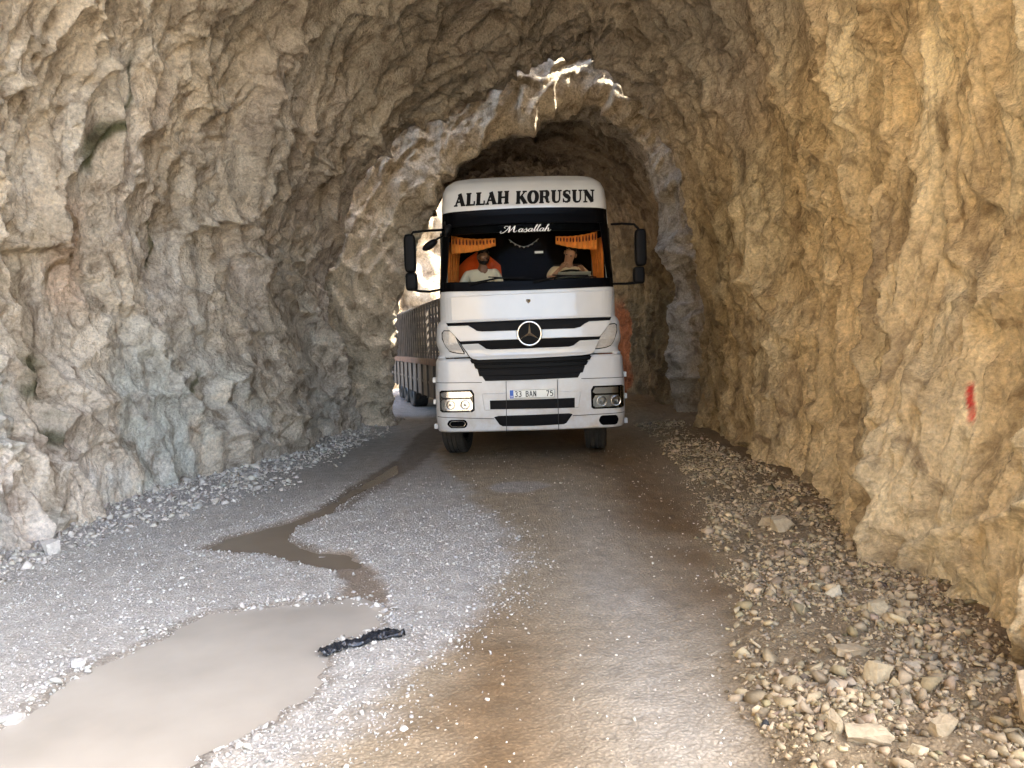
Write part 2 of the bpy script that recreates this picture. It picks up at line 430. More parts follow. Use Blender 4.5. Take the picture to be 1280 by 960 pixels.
# path through the near tunnel: entry face, bore, exit face
def bore(ys, secs, out_before, out_after, y_in_slope=0.10, y_out_slope=0.06, centre=(0.3, 2.2), nv=NV):
    """stations: list of outward offsets before, then ys, then outward offsets after"""
    keys = sorted(secs); S_ = {k: resample(secs[k], nv) for k in keys}
    def sec(y):
        y = min(max(y, keys[0]), keys[-1])
        for a, b in zip(keys[:-1], keys[1:]):
            if y <= b:
                t = (y-a)/(b-a); return S_[a]*(1-t) + S_[b]*t
        return S_[keys[-1]]
    rows = []; U = []
    s0 = sec(ys[0]); s1 = sec(ys[-1])
    def outward(s):
        t = np.gradient(s, axis=0); n = np.stack([-t[:, 1], t[:, 0]], 1)
        n /= np.linalg.norm(n, axis=1, keepdims=True)
        c = np.array(centre); sg = np.sign(((s - c)*n).sum(1)); return n*sg[:, None]
    # radial directions are smoother than local normals far out
    def radial(s):
        d = s - np.array(centre); d[:, 1] = np.maximum(d[:, 1], -0.3); d /= np.linalg.norm(d, axis=1, keepdims=True)
        return d
    u = 0
    r0 = radial(s0); r1 = radial(s1)
    for e in out_before:
        p = s0 + r0*e; rows.append(np.stack([p[:, 0], np.full(nv, ys[0] - y_in_slope*e + 0.25*math.exp(-e*4) - 0.25), p[:, 1]], 1)); U.append(ys[0]-e)
    for y in ys:
        p = sec(y); rows.append(np.stack([p[:, 0], np.full(nv, y), p[:, 1]], 1)); U.append(y)
    for e in out_after:
        p = s1 + r1*e; rows.append(np.stack([p[:, 0], np.full(nv, ys[-1] + y_out_slope*e + 0.15*(1-math.exp(-e*5))), p[:, 1]], 1)); U.append(ys[-1]+e)
    P = np.array(rows); U = np.repeat(np.array(U)[:, None], nv, 1)
    arc = np.linalg.norm(np.diff(P[len(rows)//2], axis=0), axis=1).sum()
    V = np.repeat(np.linspace(0, arc, nv)[None, :], len(rows), 0)
    wl = np.repeat(sstep(0.80, 0.62, np.linspace(0, 1, nv))[None, :], len(rows), 0)
    return P, U, V, wl

ys = [1.3]
while ys[-1] < 13.0: ys.append(ys[-1] + min(0.034, max(0.014, ys[-1]**2/3200)))
ob = list(np.concatenate([np.linspace(9, 1.2, 30), np.linspace(1.1, 0.05, 22)]))
oa = list(np.concatenate([np.linspace(0.03, 1.0, 30), np.linspace(1.1, 2.2, 8)]))
FR = np.linspace(0, 1, NV)
EDGE_IN = np.interp(FR, [0, 0.22, 0.38, 0.5, 0.7, 1.0], [3.9, 3.6, 2.0, 1.4, 2.0, 3.0])
P, U, V, wl = bore(ys, {1.3: SEC_NEAR, 4.5: SEC_NEAR, 9.0: SEC_MID, 13.0: SEC_RIM}, ob, oa)

_e = np.array(ob)
kk = np.clip((6.2 - P[..., 1])/(6.2 - 1.3), 0, 1)
P[..., 1] += (EDGE_IN[None, :] - 1.3)*kk
_n0 = len(ob) + len(ys)
P[..., 1] += 1.35*sstep(0.33, 0.22, FR)[None, :]*sstep(9.0, 13.0, P[..., 1])
for i, e in enumerate(oa):                      # rock outside the bore widened on the right, shaped to block the sun
    base = P[_n0-1, :, :]; d = P[_n0+i] - base
    P[_n0+i, :, 0] += d[:, 0]*1.3*sstep(0.55, 0.66, FR); P[_n0+i, :, 2] += d[:, 2]*1.3*sstep(0.55, 0.66, FR)
def disp_near(P, U, V, wl):
    h, ex = rock_disp(P, U, V, wl)
    return h, ex
def col_near(Q, U, V, wl, h, ex):
    C = rock_col(Q, U, V, wl, h, ex)
    # red paint daub on the right wall
    X, Y, Z = Q[..., 0], Q[..., 1], Q[..., 2]
    t = (Z - 1.17)
    k = sstep(0.034, 0.018, np.abs(X - 0.605*Y - 0.008*np.sin(Z*30)) + 0.05*np.abs(t)) * sstep(0.125, 0.10, np.abs(t + 0.02)) * (X > 0)*(0.75 + 0.25*sstep(-0.3, 0.1, fbm(U*25, V*25, octs=2, seed=5)))
    C = lerp3(C, np.ones(X.shape)[..., None]*np.array([0.55, 0.035, 0.03]), 0.95*k)
    return C
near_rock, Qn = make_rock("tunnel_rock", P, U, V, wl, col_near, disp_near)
tag(near_rock, kind="structure")

# inner tunnel: mouth at 15 m, left side opens to daylight after 17 m
SEC_B0 = [(-2.5,-0.6),(-2.45,1.0),(-2.4,2.5),(-2.05,3.8),(-1.4,4.65),(-0.75,5.15),(0.1,5.75),(1.0,6.3),(1.8,6.6),(2.5,5.9),(2.9,4.9),(3.2,3.6),(3.35,2.0),(3.35,0.5),(3.3,-0.6)]
SEC_B1 = [(-2.5,-0.6),(-2.5,1.0),(-2.35,2.6),(-1.9,3.8),(-1.7,5.0),(-0.9,5.7),(0.0,6.1),(1.0,6.3),(2.0,6.2),(2.8,5.6),(3.3,4.6),(3.5,3.4),(3.5,2.0),(3.5,0.5),(3.5,-0.6)]
SEC_B2 = [(-3.4,-0.6),(-3.4,1.0),(-3.3,2.6),(-2.9,4.0),(-2.2,5.0),(-1.4,5.7),(-0.4,6.1),(0.6,6.3),(1.6,6.2),(2.4,5.6),(2.9,4.6),(3.1,3.4),(3.1,2.0),(3.1,0.5),(3.1,-0.6)]
nvb = 520
ysb = list(np.arange(15.1, 34.0, 0.055))
ob = list(np.concatenate([np.linspace(7, 1.6, 40), np.linspace(1.55, 0.03, 50)]))
P, U, V, wl = bore(ysb, {15.1: SEC_B0, 17.0: SEC_B1, 34.0: SEC_B2}, ob, [], y_in_slope=0.05, nv=nvb)
# stretch along y: on the left the rock ends after 2 m, on the right it runs on and bends to the left
fr = np.linspace(0, 1, nvb)
endy = np.interp(fr, [0, 0.20, 0.26, 0.33, 0.45, 0.60, 0.75, 1.0], [16.9, 17.0, 18.4, 20.2, 22.0, 24.5, 29.0, 31.0])
Yb = P[..., 1]
k = np.clip((Yb - 15.1) / (34.0 - 15.1), 0, 1)
P[..., 1] = np.where(Yb > 15.1, 15.1 + k*(endy[None, :] - 15.1), Yb)
P[..., 0] -= 0.022*np.maximum(P[..., 1] - 17.5, 0)**1.75
def disp_b(P, U, V, wl):
    h, ex = rock_disp(P, P[..., 1]*0 + U*0 + np.where(U < 15.1, U, P[..., 1]), V + 31, wl*0 + 0.8)
    rag = 0.30*fbm(V*0.9, V*0+3.3, octs=4, seed=88) + 0.12*facets(V, U*0.3, 0.7, 1.0, 89)[0]
    near_m = np.exp(-np.abs(P[..., 1] - 15.1)/0.8)*sstep(16.5, 15.0, U)
    return h*1.15 - rag*near_m*np.where(U < 15.1, np.exp(-(15.1-U)/0.8), 1), ex
def col_b(Q, U, V, wl, h, ex):
    X, Y, Z = Q[..., 0], Q[..., 1], Q[..., 2]
    C = rock_col(Q, U+9, V, wl, h, ex)
    one = np.ones(X.shape)[..., None]
    C = lerp3(C, one*np.array([0.62, 0.53, 0.40]), 0.8*sstep(15.5, 15.0, Y))  # mouth face painted paler to stand for the daylight on it
    C = lerp3(C, one*np.array([0.40, 0.37, 0.32]), 0.8*sstep(2.3, 2.9, X)*sstep(17.0, 15.5, Y)*sstep(5.5, 4.5, Z))  # grey of the skylit right wall put into the rock colour
    C = lerp3(C, C*np.array([0.42, 0.36, 0.29]), sstep(15.4, 17.5, Y))  # inner bore painted darker to imitate its shade
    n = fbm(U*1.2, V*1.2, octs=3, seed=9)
    C = lerp3(C, one*np.array([0.30, 0.08, 0.02]), 0.85*sstep(20.95, 21.1, Y + 0.4*n)*sstep(23.5, 22.5, Y)*(X > 0)*sstep(2.9, 2.3, Z))  # reddish rock with the orange of a sunlit spot painted in
    return C
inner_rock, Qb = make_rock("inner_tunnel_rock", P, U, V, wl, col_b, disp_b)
tag(inner_rock, kind="structure")

def cliff_sheet(name, path, zs, seed, lean=0.12, step=0.12):
    path = [Vector(p) for p in path]
    pts = []; us = []; u = 0
    for a, b in zip(path[:-1], path[1:]):
        n = max(2, int((b-a).length/step))
        for i in range(n):
            pts.append(a.lerp(b, i/n)); us.append(u + (b-a).length*i/n)
        u += (b-a).length
    pts.append(path[-1]); us.append(u)
    zz = np.arange(zs[0], zs[1], step)
    pa = np.array([(p.x, p.y) for p in pts])
    t = np.gradient(pa, axis=0); t /= np.linalg.norm(t, axis=1, keepdims=True)
    nrm = np.stack([-t[:, 1], t[:, 0]], 1)
    P = np.zeros((len(pts), len(zz), 3))
    P[..., 0] = pa[:, 0:1] + nrm[:, 0:1]*zz[None, :]*lean
    P[..., 1] = pa[:, 1:2] + nrm[:, 1:2]*zz[None, :]*lean
    P[..., 2] = zz[None, :]
    U = np.repeat(np.array(us)[:, None], len(zz), 1) + seed*13.7
    V = np.repeat(zz[None, :], len(pts), 0)
    wl = np.ones(U.shape)
    def cf(Q, U, V, wl, h, ex):
        C = rock_col(Q, U, V, wl*0+1, h, ex)
        n = fbm(U*0.8, V*0.8, octs=3, seed=seed)
        return lerp3(np.ones(U.shape)[..., None]*np.array([0.56, 0.42, 0.25]), C, 0.35 + 0.3*n)
    def df(P, U, V, wl):
        h, ex = rock_disp(P, U, V, wl, sgn=-1.0, amp=1.6)
        return h, ex
    o, Q = make_rock(name, P, U, V, wl, cf, df, M_CLIFF)
    tag(o, kind="structure")
    return o
# sunlit slope beyond the opening, left of the truck's trailer
cliff_sheet("cliff_or_sun_cap", [(-18, 24.5), (-9, 25.5), (-4, 25.8), (1, 27), (8, 30)], (-1, 16), 4, step=0.10, lean=0.05)
# hillside along the road behind the camera
cliff_sheet("cliff_or_sun_cap", [(-9, -40), (-7.0, -20), (-6.6, -8), (-5.6, -1.0), (-5.2, 1.0)], (-1, 18), 5, step=0.22)

cliff_sheet("cliff_or_sun_cap", [(4.3, 12.2), (4.15, 13.2), (4.1, 14.10)], (-1, 15), 6, step=0.06, lean=-0.02)  # added rock cap, tall to keep the sun off the left face
cliff_sheet("cliff_or_sun_cap", [(4.1, 14.06), (4.1, 14.6), (4.3, 15.8)], (-1, 8.7), 7, step=0.06, lean=-0.02)  # added lower cap, lets the sun reach the top of the inner arch

# ================================================================== GROUND
def poly(pxs, z=0.0): return np.array([G(a, b, z) for a, b in pxs])
PUD1 = poly([(-120,990),(0,912),(45,880),(95,838),(160,815),(210,790),(262,765),(330,756),(400,752),(440,750),(468,762),(482,776),(460,788),(430,797),(404,808),(412,830),(400,852),(368,872),(340,893),(318,912),(285,930),(250,942),(225,965),(150,1010),(40,1060),(-200,1080)])
PUD2 = poly([(248,686),(292,668),(345,655),(395,638),(428,618),(478,588),(498,576),(502,590),(470,606),(440,622),(412,642),(375,655),(362,672),(392,686),(432,694),(456,702),(440,708),(395,706),(360,700),(335,690),(290,690)])
MUD = poly([(370,690),(440,690),(470,712),(486,745),(488,772),(455,765),(425,750),(430,725),(405,708)])
SINK = poly([(395,640),(440,608),(500,572),(520,545),(545,530),(560,545),(520,585),(470,612),(430,640)])

def sdist(poly_, x, y):
    """signed distance, negative inside"""
    n = len(poly_); d = np.full(x.shape, 1e9); inside = np.zeros(x.shape, bool)
    for i in range(n):
        a = poly_[i]; b = poly_[(i+1) % n]; e = b - a
        t = np.clip(((x-a[0])*e[0] + (y-a[1])*e[1])/(e@e + 1e-12), 0, 1)
        d = np.minimum(d, np.hypot(x-a[0]-t*e[0], y-a[1]-t*e[1]))
        c = ((a[1] > y) != (b[1] > y)) & (x < (b[0]-a[0])*(y-a[1])/((b[1]-a[1]) if abs(b[1]-a[1]) > 1e-12 else 1e-12) + a[0])
        inside ^= c
    return np.where(inside, -d, d)

def curve(pxs):
    p = poly(pxs); o = np.argsort(p[:, 1]); return p[o, 1], p[o, 0]
EDGE_R = curve([(812,548),(835,575),(856,610),(878,680),(898,740),(893,820),(922,900),(952,960),(1000,1060)])
EDGE_G = curve([(545,575),(590,615),(640,660),(650,690),(610,760),(560,800),(505,860),(450,920),(400,975),(330,1060)])
WALL_R = curve([(835,522),(890,562),(980,606),(1080,675),(1180,752),(1270,850)])
WALL_L = curve([(-200,750),(0,672),(140,640),(310,582),(440,524),(490,497)])

def masks(x, y):
    nz = fbm(x*2.2, y*2.2, octs=4, seed=60)
    nf = fbm(x*9, y*9, octs=3, seed=61)
    s1 = sdist(PUD1, x, y) + 0.06*nf + 0.02*nz
    s2 = sdist(PUD2, x, y) + 0.04*nf
    sm = sdist(MUD, x, y) + 0.05*nf
    ss = sdist(SINK, x, y) + 0.06*nf
    er = np.interp(y, *EDGE_R) + 0.10*nz + 0.05*nf
    eg = np.interp(y, *EDGE_G) + 0.16*nz + 0.08*nf
    wr = np.interp(y, *WALL_R); wlft = np.interp(y, *WALL_L)
    return dict(nz=nz, nf=nf, s1=s1, s2=s2, sm=sm, ss=ss, er=er, eg=eg, wr=wr, wl=wlft)

def ground_h(x, y, m=None):
    m = m or masks(x, y)
    inr = sstep(0.3, 1.5, y)
    h = 0.006*m['nf'] + 0.012*m['nz']
    rub = sstep(0.0, 0.25, x - m['er'])
    h = h + rub*(0.02 + 0.05*np.clip(x - m['er'], 0, 2.0) + 0.035*fbm(x*3, y*3, octs=3, seed=70) + 0.018*fbm(x*14, y*14, octs=3, seed=71, ridged=True))
    lv = sstep(1.25, 0.1, x - m['wl'])
    h = h + lv*(0.10 + 0.05*fbm(x*3, y*3, octs=3, seed=72) + 0.022*fbm(x*13, y*13, octs=3, seed=73, ridged=True))
    # puddle basins
    for s, dp in ((m['s1'], 0.055), (m['s2'], 0.045)):
        h = h*sstep(-0.02, 0.12, s) - dp*sstep(0.05, -0.12, s)
    h = h - 0.018*sstep(0.03, -0.06, m['sm'])
    # wheel ruts on the compacted road
    road = (1-rub)*(1-lv)
    h = h - 0.012*road*(np.exp(-((x+0.75)/0.3)**2) + np.exp(-((x-1.35)/0.3)**2))*sstep(1, 3, y)
    return h*inr + (1-inr)*(-0.02)

xs = np.concatenate([[-400,-150,-60,-30,-18,-12,-9,-7.5,-6.5,-5.8], np.arange(-5.3, 4.6, 0.0145), [5,6,7.5,9,12,18,30,60,150,400]])
yr = [1.6]
while yr[-1] < 30: yr.append(yr[-1] + min(0.12, max(0.009, yr[-1]**2/1100)))
yy_ = np.concatenate([[-400,-150,-60,-30,-15,-8,-4,-1,0.5,1.2], yr, [32,36,45,60,90,150,400]])
GX, GY = np.meshgrid(xs, yy_, indexing='ij')
gm = masks(GX, GY)
GZ = ground_h(GX, GY, gm)
# colour and wetness
one = np.ones(GX.shape)[..., None]
c_grav = np.array([0.40, 0.385, 0.35]); c_road = np.array([0.30, 0.245, 0.165]); c_brown = np.array([0.155, 0.098, 0.047]); c_soil = np.array([0.22, 0.165, 0.095])
c_mud = np.array([0.17, 0.13, 0.09]); c_verge = np.array([0.34, 0.31, 0.28]); c_grey = np.array([0.34, 0.315, 0.265])
C = one*c_road
b1 = np.exp(-((GX + 0.12 + 0.15*gm['nz'])/0.33)**2)*sstep(5.2, 3.6, GY)
b2 = np.exp(-((GX - 1.40 + 0.2*gm['nz'])/0.50)**2)*sstep(3.6, 5.0, GY)
br = np.clip(b1 + b2, 0, 1)
C = lerp3(C, one*c_brown, np.clip(br*(0.9 + 0.4*gm['nz']), 0, 1))
C = lerp3(C, one*c_grey, 0.75*np.exp(-((GX - 0.62)/0.30)**2)*sstep(10, 5, GY)*(0.8 + 0.4*gm['nz']))  # compacted grey crown, its sheen painted into the colour
C = lerp3(C, one*c_brown*1.25, 0.55*sstep(8.5, 10.5, GY))
gr = sstep(0.12, -0.22, GX - gm['eg'])
C = lerp3(C, one*c_grav, gr*(0.85 + 0.15*gm['nf']))
far_l = sstep(7.6, 9.5, GY)*gr
C = lerp3(C, one*np.array([0.27, 0.25, 0.215]), 0.8*far_l)
# grey pad of grout in front of the truck
kk = sstep(0.5, 0.3, np.hypot((GX-0.05)/0.9, (GY-8.35)/0.75) + 0.15*gm['nz'])
C = lerp3(C, one*np.array([0.36, 0.345, 0.32]), 0.7*kk)
rub = sstep(-0.05, 0.15, GX - gm['er'])
C = lerp3(C, one*c_soil, rub)
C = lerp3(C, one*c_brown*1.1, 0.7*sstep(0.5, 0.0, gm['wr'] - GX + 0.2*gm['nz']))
lv = sstep(1.15, 0.5, GX - gm['wl'] + 0.25*gm['nz'])
C = lerp3(C, one*c_verge, lv*0.9)
pud = np.minimum(gm['s1'], gm['s2'])
C = lerp3(C, one*np.array([0.20, 0.17, 0.13]), 0.75*sstep(0.09, 0.01, gm['s1']))
C = lerp3(C, one*c_mud, 0.9*sstep(0.08, -0.02, gm['s2']))
C = lerp3(C, one*c_mud*1.15, 0.9*sstep(0.05, -0.05, gm['sm']))
C = lerp3(C, one*c_mud*0.8, 0.75*sstep(0.08, -0.05, gm['ss']))
out = sstep(2.0, -1.0, GY)
C = lerp3(C, one*np.array([0.42, 0.36, 0.27]), out)
wet = np.clip(0.75*br + 0.9*sstep(0.08, -0.05, np.minimum(gm['sm'], gm['s2'])) + 0.5*sstep(0.1, 0, gm['s1']) + 0.5*np.exp(-((GX - 0.55)/0.4)**2) + 0.35*sstep(8, 10, GY), 0, 1)
wet = wet*(1-rub)*(1-gr*0.6)*(1-out)
CA = np.concatenate([C, wet[..., None]], -1)

mg, t, b = new_mat("dirt road")
L = t.links.new
at = t.nodes.new("ShaderNodeAttribute"); at.attribute_name = "Col"
tc = t.nodes.new("ShaderNodeTexCoord")
n1 = t.nodes.new("ShaderNodeTexNoise"); n1.inputs["Scale"].default_value = 6; n1.inputs["Detail"].default_value = 10; n1.inputs["Roughness"].default_value = 0.7
L(tc.outputs["Object"], n1.inputs["Vector"])
mr = t.nodes.new("ShaderNodeMapRange"); mr.inputs[1].default_value = 0.28; mr.inputs[2].default_value = 0.72; mr.inputs[3].default_value = 0.72; mr.inputs[4].default_value = 1.28
L(n1.outputs["Fac"], mr.inputs[0])
v = t.nodes.new("ShaderNodeTexVoronoi"); v.inputs["Scale"].default_value = 55
L(tc.outputs["Object"], v.inputs["Vector"])
mr2 = t.nodes.new("ShaderNodeMapRange"); mr2.inputs[1].default_value = 0.1; mr2.inputs[2].default_value = 0.6; mr2.inputs[3].default_value = 1.12; mr2.inputs[4].default_value = 0.8
L(v.outputs["Distance"], mr2.inputs[0])
mm = t.nodes.new("ShaderNodeMath"); mm.operation = 'MULTIPLY'; L(mr.outputs[0], mm.inputs[0]); L(mr2.outputs[0], mm.inputs[1])
sc = t.nodes.new("ShaderNodeVectorMath"); sc.operation = 'SCALE'; L(at.outputs["Color"], sc.inputs[0]); L(mm.outputs[0], sc.inputs["Scale"])
L(sc.outputs[0], b.inputs["Base Color"])
n2 = t.nodes.new("ShaderNodeTexNoise"); n2.inputs["Scale"].default_value = 75; n2.inputs["Detail"].default_value = 8; n2.inputs["Roughness"].default_value = 0.75
L(tc.outputs["Object"], n2.inputs["Vector"])
ad = t.nodes.new("ShaderNodeMath"); ad.operation = 'SUBTRACT'; L(n2.outputs["Fac"], ad.inputs[0]); L(v.outputs["Distance"], ad.inputs[1])
ws = t.nodes.new("ShaderNodeMapRange"); ws.inputs[3].default_value = 0.9; ws.inputs[4].default_value = 0.35
L(at.outputs["Alpha"], ws.inputs[0])
bp = t.nodes.new("ShaderNodeBump"); bp.inputs["Distance"].default_value = 0.012
L(ws.outputs[0], bp.inputs["Strength"])
L(ad.outputs[0], bp.inputs["Height"]); L(bp.outputs[0], b.inputs["Normal"])
rr = t.nodes.new("ShaderNodeMapRange"); rr.inputs[3].default_value = 0.92; rr.inputs[4].default_value = 0.5
L(at.outputs["Alpha"], rr.inputs[0]); L(rr.outputs[0], b.inputs["Roughness"])
b.inputs["Specular IOR Level"].default_value = 0.4
M_GROUND = mg
nx, ny = GX.shape
idx = np.arange(nx*ny).reshape(nx, ny)
fq = np.stack([idx[:-1, :-1], idx[1:, :-1], idx[1:, 1:], idx[:-1, 1:]], -1).reshape(-1, 4)
ground = mesh_obj("ground", np.stack([GX, GY, GZ], -1).reshape(-1, 3), fq, M_GROUND, smooth=True, cols=CA.reshape(-1, 4))
tag(ground, kind="structure")

# water
def water(name, pl, z, col, rough, grow=0.12):
    c = pl.mean(0)
    m, t, b = new_mat(name)
    tc = t.nodes.new("ShaderNodeTexCoord"); n = t.nodes.new("ShaderNodeTexNoise"); n.inputs["Scale"].default_value = 1.8; n.inputs["Detail"].default_value = 5
    t.links.new(tc.outputs["Object"], n.inputs["Vector"])
    cr = t.nodes.new("ShaderNodeValToRGB"); e = cr.color_ramp.elements
    e[0].position = 0.3; e[0].color = (*[k*0.88 for k in col], 1); e[1].position = 0.7; e[1].color = (*[k*1.1 for k in col], 1)
    t.links.new(n.outputs["Fac"], cr.inputs[0]); t.links.new(cr.outputs[0], b.inputs["Base Color"])
    b.inputs["Roughness"].default_value = rough; b.inputs["IOR"].default_value = 1.33
    n2 = t.nodes.new("ShaderNodeTexNoise"); n2.inputs["Scale"].default_value = 7; n2.inputs["Detail"].default_value = 2
    t.links.new(tc.outputs["Object"], n2.inputs["Vector"])
    bp = t.nodes.new("ShaderNodeBump"); bp.inputs["Strength"].default_value = 0.05; bp.inputs["Distance"].default_value = 0.01
    t.links.new(n2.outputs["Fac"], bp.inputs["Height"]); t.links.new(bp.outputs[0], b.inputs["Normal"])
    # grown outline
    pts = []; N = len(pl)
    area = 0.5*sum(pl[i][0]*pl[(i+1) % N][1] - pl[(i+1) % N][0]*pl[i][1] for i in range(N)); sg = 1 if area > 0 else -1
    for i in range(N):
        tv = pl[(i+1) % N] - pl[i-1]; tv /= np.linalg.norm(tv) + 1e-9
        pts.append((pl[i][0] + sg*tv[1]*grow, pl[i][1] - sg*tv[0]*grow, z))
    bm = bmesh.new(); vs = [bm.verts.new(p) for p in pts]; f = bm.faces.new(vs)
    bmesh.ops.triangulate(bm, faces=[f])
    me = bpy.data.meshes.new(name); bm.to_mesh(me); bm.free(); me.materials.append(m)
    o = bpy.data.objects.new(name, me); COL.objects.link(o); tag(o, kind="structure"); return o
water("water", PUD1, -0.018, (0.315, 0.29, 0.245), 0.04, 0.10)
water("water", PUD2, -0.020, (0.15, 0.12, 0.085), 0.25, 0.05)

# ================================================================== STONES
rng = np.random.default_rng(7)
def base_stones(npts, nvar, seed):
    """angular fragments: convex hulls of a few random points"""
    out = []
    r = np.random.default_rng(seed)
    for k in range(nvar):
        bm = bmesh.new()
        for q in range(npts):
            d = r.normal(size=3); d /= np.linalg.norm(d); d *= r.uniform(0.42, 0.60)
            bm.verts.new(d)
        g = bmesh.ops.convex_hull(bm, input=bm.verts)
        bmesh.ops.delete(bm, geom=[v_ for v_ in bm.verts if not v_.link_faces], context='VERTS')
        bm.verts.index_update(); bm.faces.ensure_lookup_table()
        out.append((np.array([v_.co[:] for v_ in bm.verts]), np.array([[v_.index for v_ in f.verts] for f in bm.faces])))
        bm.free()
    return out
BS1 = base_stones(9, 16, 1); BS2 = base_stones(10, 30, 2)

def rotmats(n, r, flat=0.35):
    a = r.uniform(0, 2*math.pi, n); bx = r.normal(0, flat, n); by = r.normal(0, flat, n)
    ca, sa = np.cos(a), np.sin(a); cb, sb = np.cos(bx), np.sin(bx); cc, sc_ = np.cos(by), np.sin(by)
    Rz = np.zeros((n, 3, 3)); Rz[:, 0, 0] = ca; Rz[:, 0, 1] = -sa; Rz[:, 1, 0] = sa; Rz[:, 1, 1] = ca; Rz[:, 2, 2] = 1
    Rx = np.zeros((n, 3, 3)); Rx[:, 0, 0] = 1; Rx[:, 1, 1] = cb; Rx[:, 1, 2] = -sb; Rx[:, 2, 1] = sb; Rx[:, 2, 2] = cb
    Ry = np.zeros((n, 3, 3)); Ry[:, 0, 0] = cc; Ry[:, 0, 2] = sc_; Ry[:, 2, 0] = -sc_; Ry[:, 2, 2] = cc; Ry[:, 1, 1] = 1
    return Rz @ Rx @ Ry

def scatter(name, x, y, size, cols, mat, flat=(0.45, 0.8), sink=0.25, big=0.07, zoff=0.0):
    n = len(x); r = np.random.default_rng(abs(hash(name)) % 1000 if False else len(name)*17 + n)
    z = ground_h(x, y) + zoff
    sx = size*r.uniform(0.8, 1.3, n); sy = size*r.uniform(0.6, 1.0, n); sz = size*r.uniform(flat[0], flat[1], n)
    M = rotmats(n, r); V_, F_, C_ = [], [], []; off = 0
    usebig = size > big
    for group_, bases in ((~usebig, BS1), (usebig, BS2)):
        ids = np.nonzero(group_)[0]
        if len(ids) == 0: continue
        kind = r.integers(0, len(bases), len(ids))
        for k, (bv, bf) in enumerate(bases):
            ii = ids[kind == k]
            if len(ii) == 0: continue
            s = np.stack([sx[ii], sy[ii], sz[ii]], 1)
            vv = bv[None]*s[:, None, :]
            vv = np.einsum('nij,nkj->nki', M[ii], vv)
            vv += np.stack([x[ii], y[ii], z[ii] + sz[ii]*(0.42 - sink)], 1)[:, None, :]
            nb = len(bv)
            ff = bf[None] + (np.arange(len(ii))*nb)[:, None, None] + off
            V_.append(vv.reshape(-1, 3)); F_.append(ff.reshape(-1, 3)); C_.append(np.repeat(cols[ii], nb, 0)); off += len(ii)*nb
    return mesh_obj(name, np.concatenate(V_), np.concatenate(F_), mat, cols=np.concatenate(C_))

def stone_mat(name, bd=0.006):
    m, t, b = new_mat(name); L = t.links.new
    at = t.nodes.new("ShaderNodeAttribute"); at.attribute_name = "Col"
    tc = t.nodes.new("ShaderNodeTexCoord")
    n1 = t.nodes.new("ShaderNodeTexNoise"); n1.inputs["Scale"].default_value = 30; n1.inputs["Detail"].default_value = 7; n1.inputs["Roughness"].default_value = 0.7
    L(tc.outputs["Object"], n1.inputs["Vector"])
    mr = t.nodes.new("ShaderNodeMapRange"); mr.inputs[1].default_value = 0.3; mr.inputs[2].default_value = 0.7; mr.inputs[3].default_value = 0.75; mr.inputs[4].default_value = 1.2
    L(n1.outputs["Fac"], mr.inputs[0])
    sc = t.nodes.new("ShaderNodeVectorMath"); sc.operation = 'SCALE'; L(at.outputs["Color"], sc.inputs[0]); L(mr.outputs[0], sc.inputs["Scale"]); L(sc.outputs[0], b.inputs["Base Color"])
    bp = t.nodes.new("ShaderNodeBump"); bp.inputs["Strength"].default_value = 0.7; bp.inputs["Distance"].default_value = bd
    L(n1.outputs["Fac"], bp.inputs["Height"]); L(bp.outputs[0], b.inputs["Normal"])
    b.inputs["Roughness"].default_value = 0.85; b.inputs["Specular IOR Level"].default_value = 0.3
    return m
M_STONE = stone_mat("loose stone")

def pick(n, x0, x1, y0, y1, dens, ypow=1.0):
    """rejection sampling, denser near the camera where single stones can be seen"""
    x = rng.uniform(x0, x1, n); y = y0 + (y1-y0)*rng.uniform(0, 1, n)**ypow
    m = masks(x, y); p = dens(x, y, m)
    k = rng.uniform(0, 1, n) < p
    return x[k], y[k]

def tint(n, base, var=0.12, hue=0.04):
    b_ = np.array(base)[None]*(1 + rng.normal(0, var, (n, 1))) + rng.normal(0, hue, (n, 3))*np.array([0.5, 0.3, 0.5])*0.5
    return np.clip(b_, 0.03, 0.75)

# pale gravel: heavy round the big puddle, thinning over the left half of the road
def d_gravel(x, y, m):
    s = np.minimum(m['s1'], m['s2'])
    g = sstep(0.35, -0.25, x - m['eg'])
    near_r = np.exp(-np.clip(x - m['eg'] + 0.35, 0, 9)/0.22)*0.5
    band = np.exp(-((s-0.10)/0.16)**2)
    d = g*(0.30 + 0.35*sstep(-0.2, 0.4, m['nz'])) + band*g*0.8 + near_r*0.5*g
    right_of_puddle = sstep(-1.2, -0.7, x)*g
    d = d + 0.55*right_of_puddle*sstep(7.5, 5.0, y)
    d = d*sstep(9.5, 6.0, y)
    d = np.where(s < -0.02, 0.05*np.exp(s/0.10), d)
    d = np.where(m['sm'] < 0, 0.13, d)
    return np.clip(d, 0, 1)*sstep(0.25, 0.6, x - m['wl'])
x, y = pick(70000, -4.6, 0.7, 2.3, 9.5, d_gravel, 1.45)
sz = np.clip(rng.lognormal(math.log(0.0105), 0.50, len(x)), 0.005, 0.045)
o = scatter("gravel", x, y, sz, tint(len(x), (0.43, 0.415, 0.375), 0.16, 0.03), M_STONE, big=0.04)
tag(o, kind="stuff")
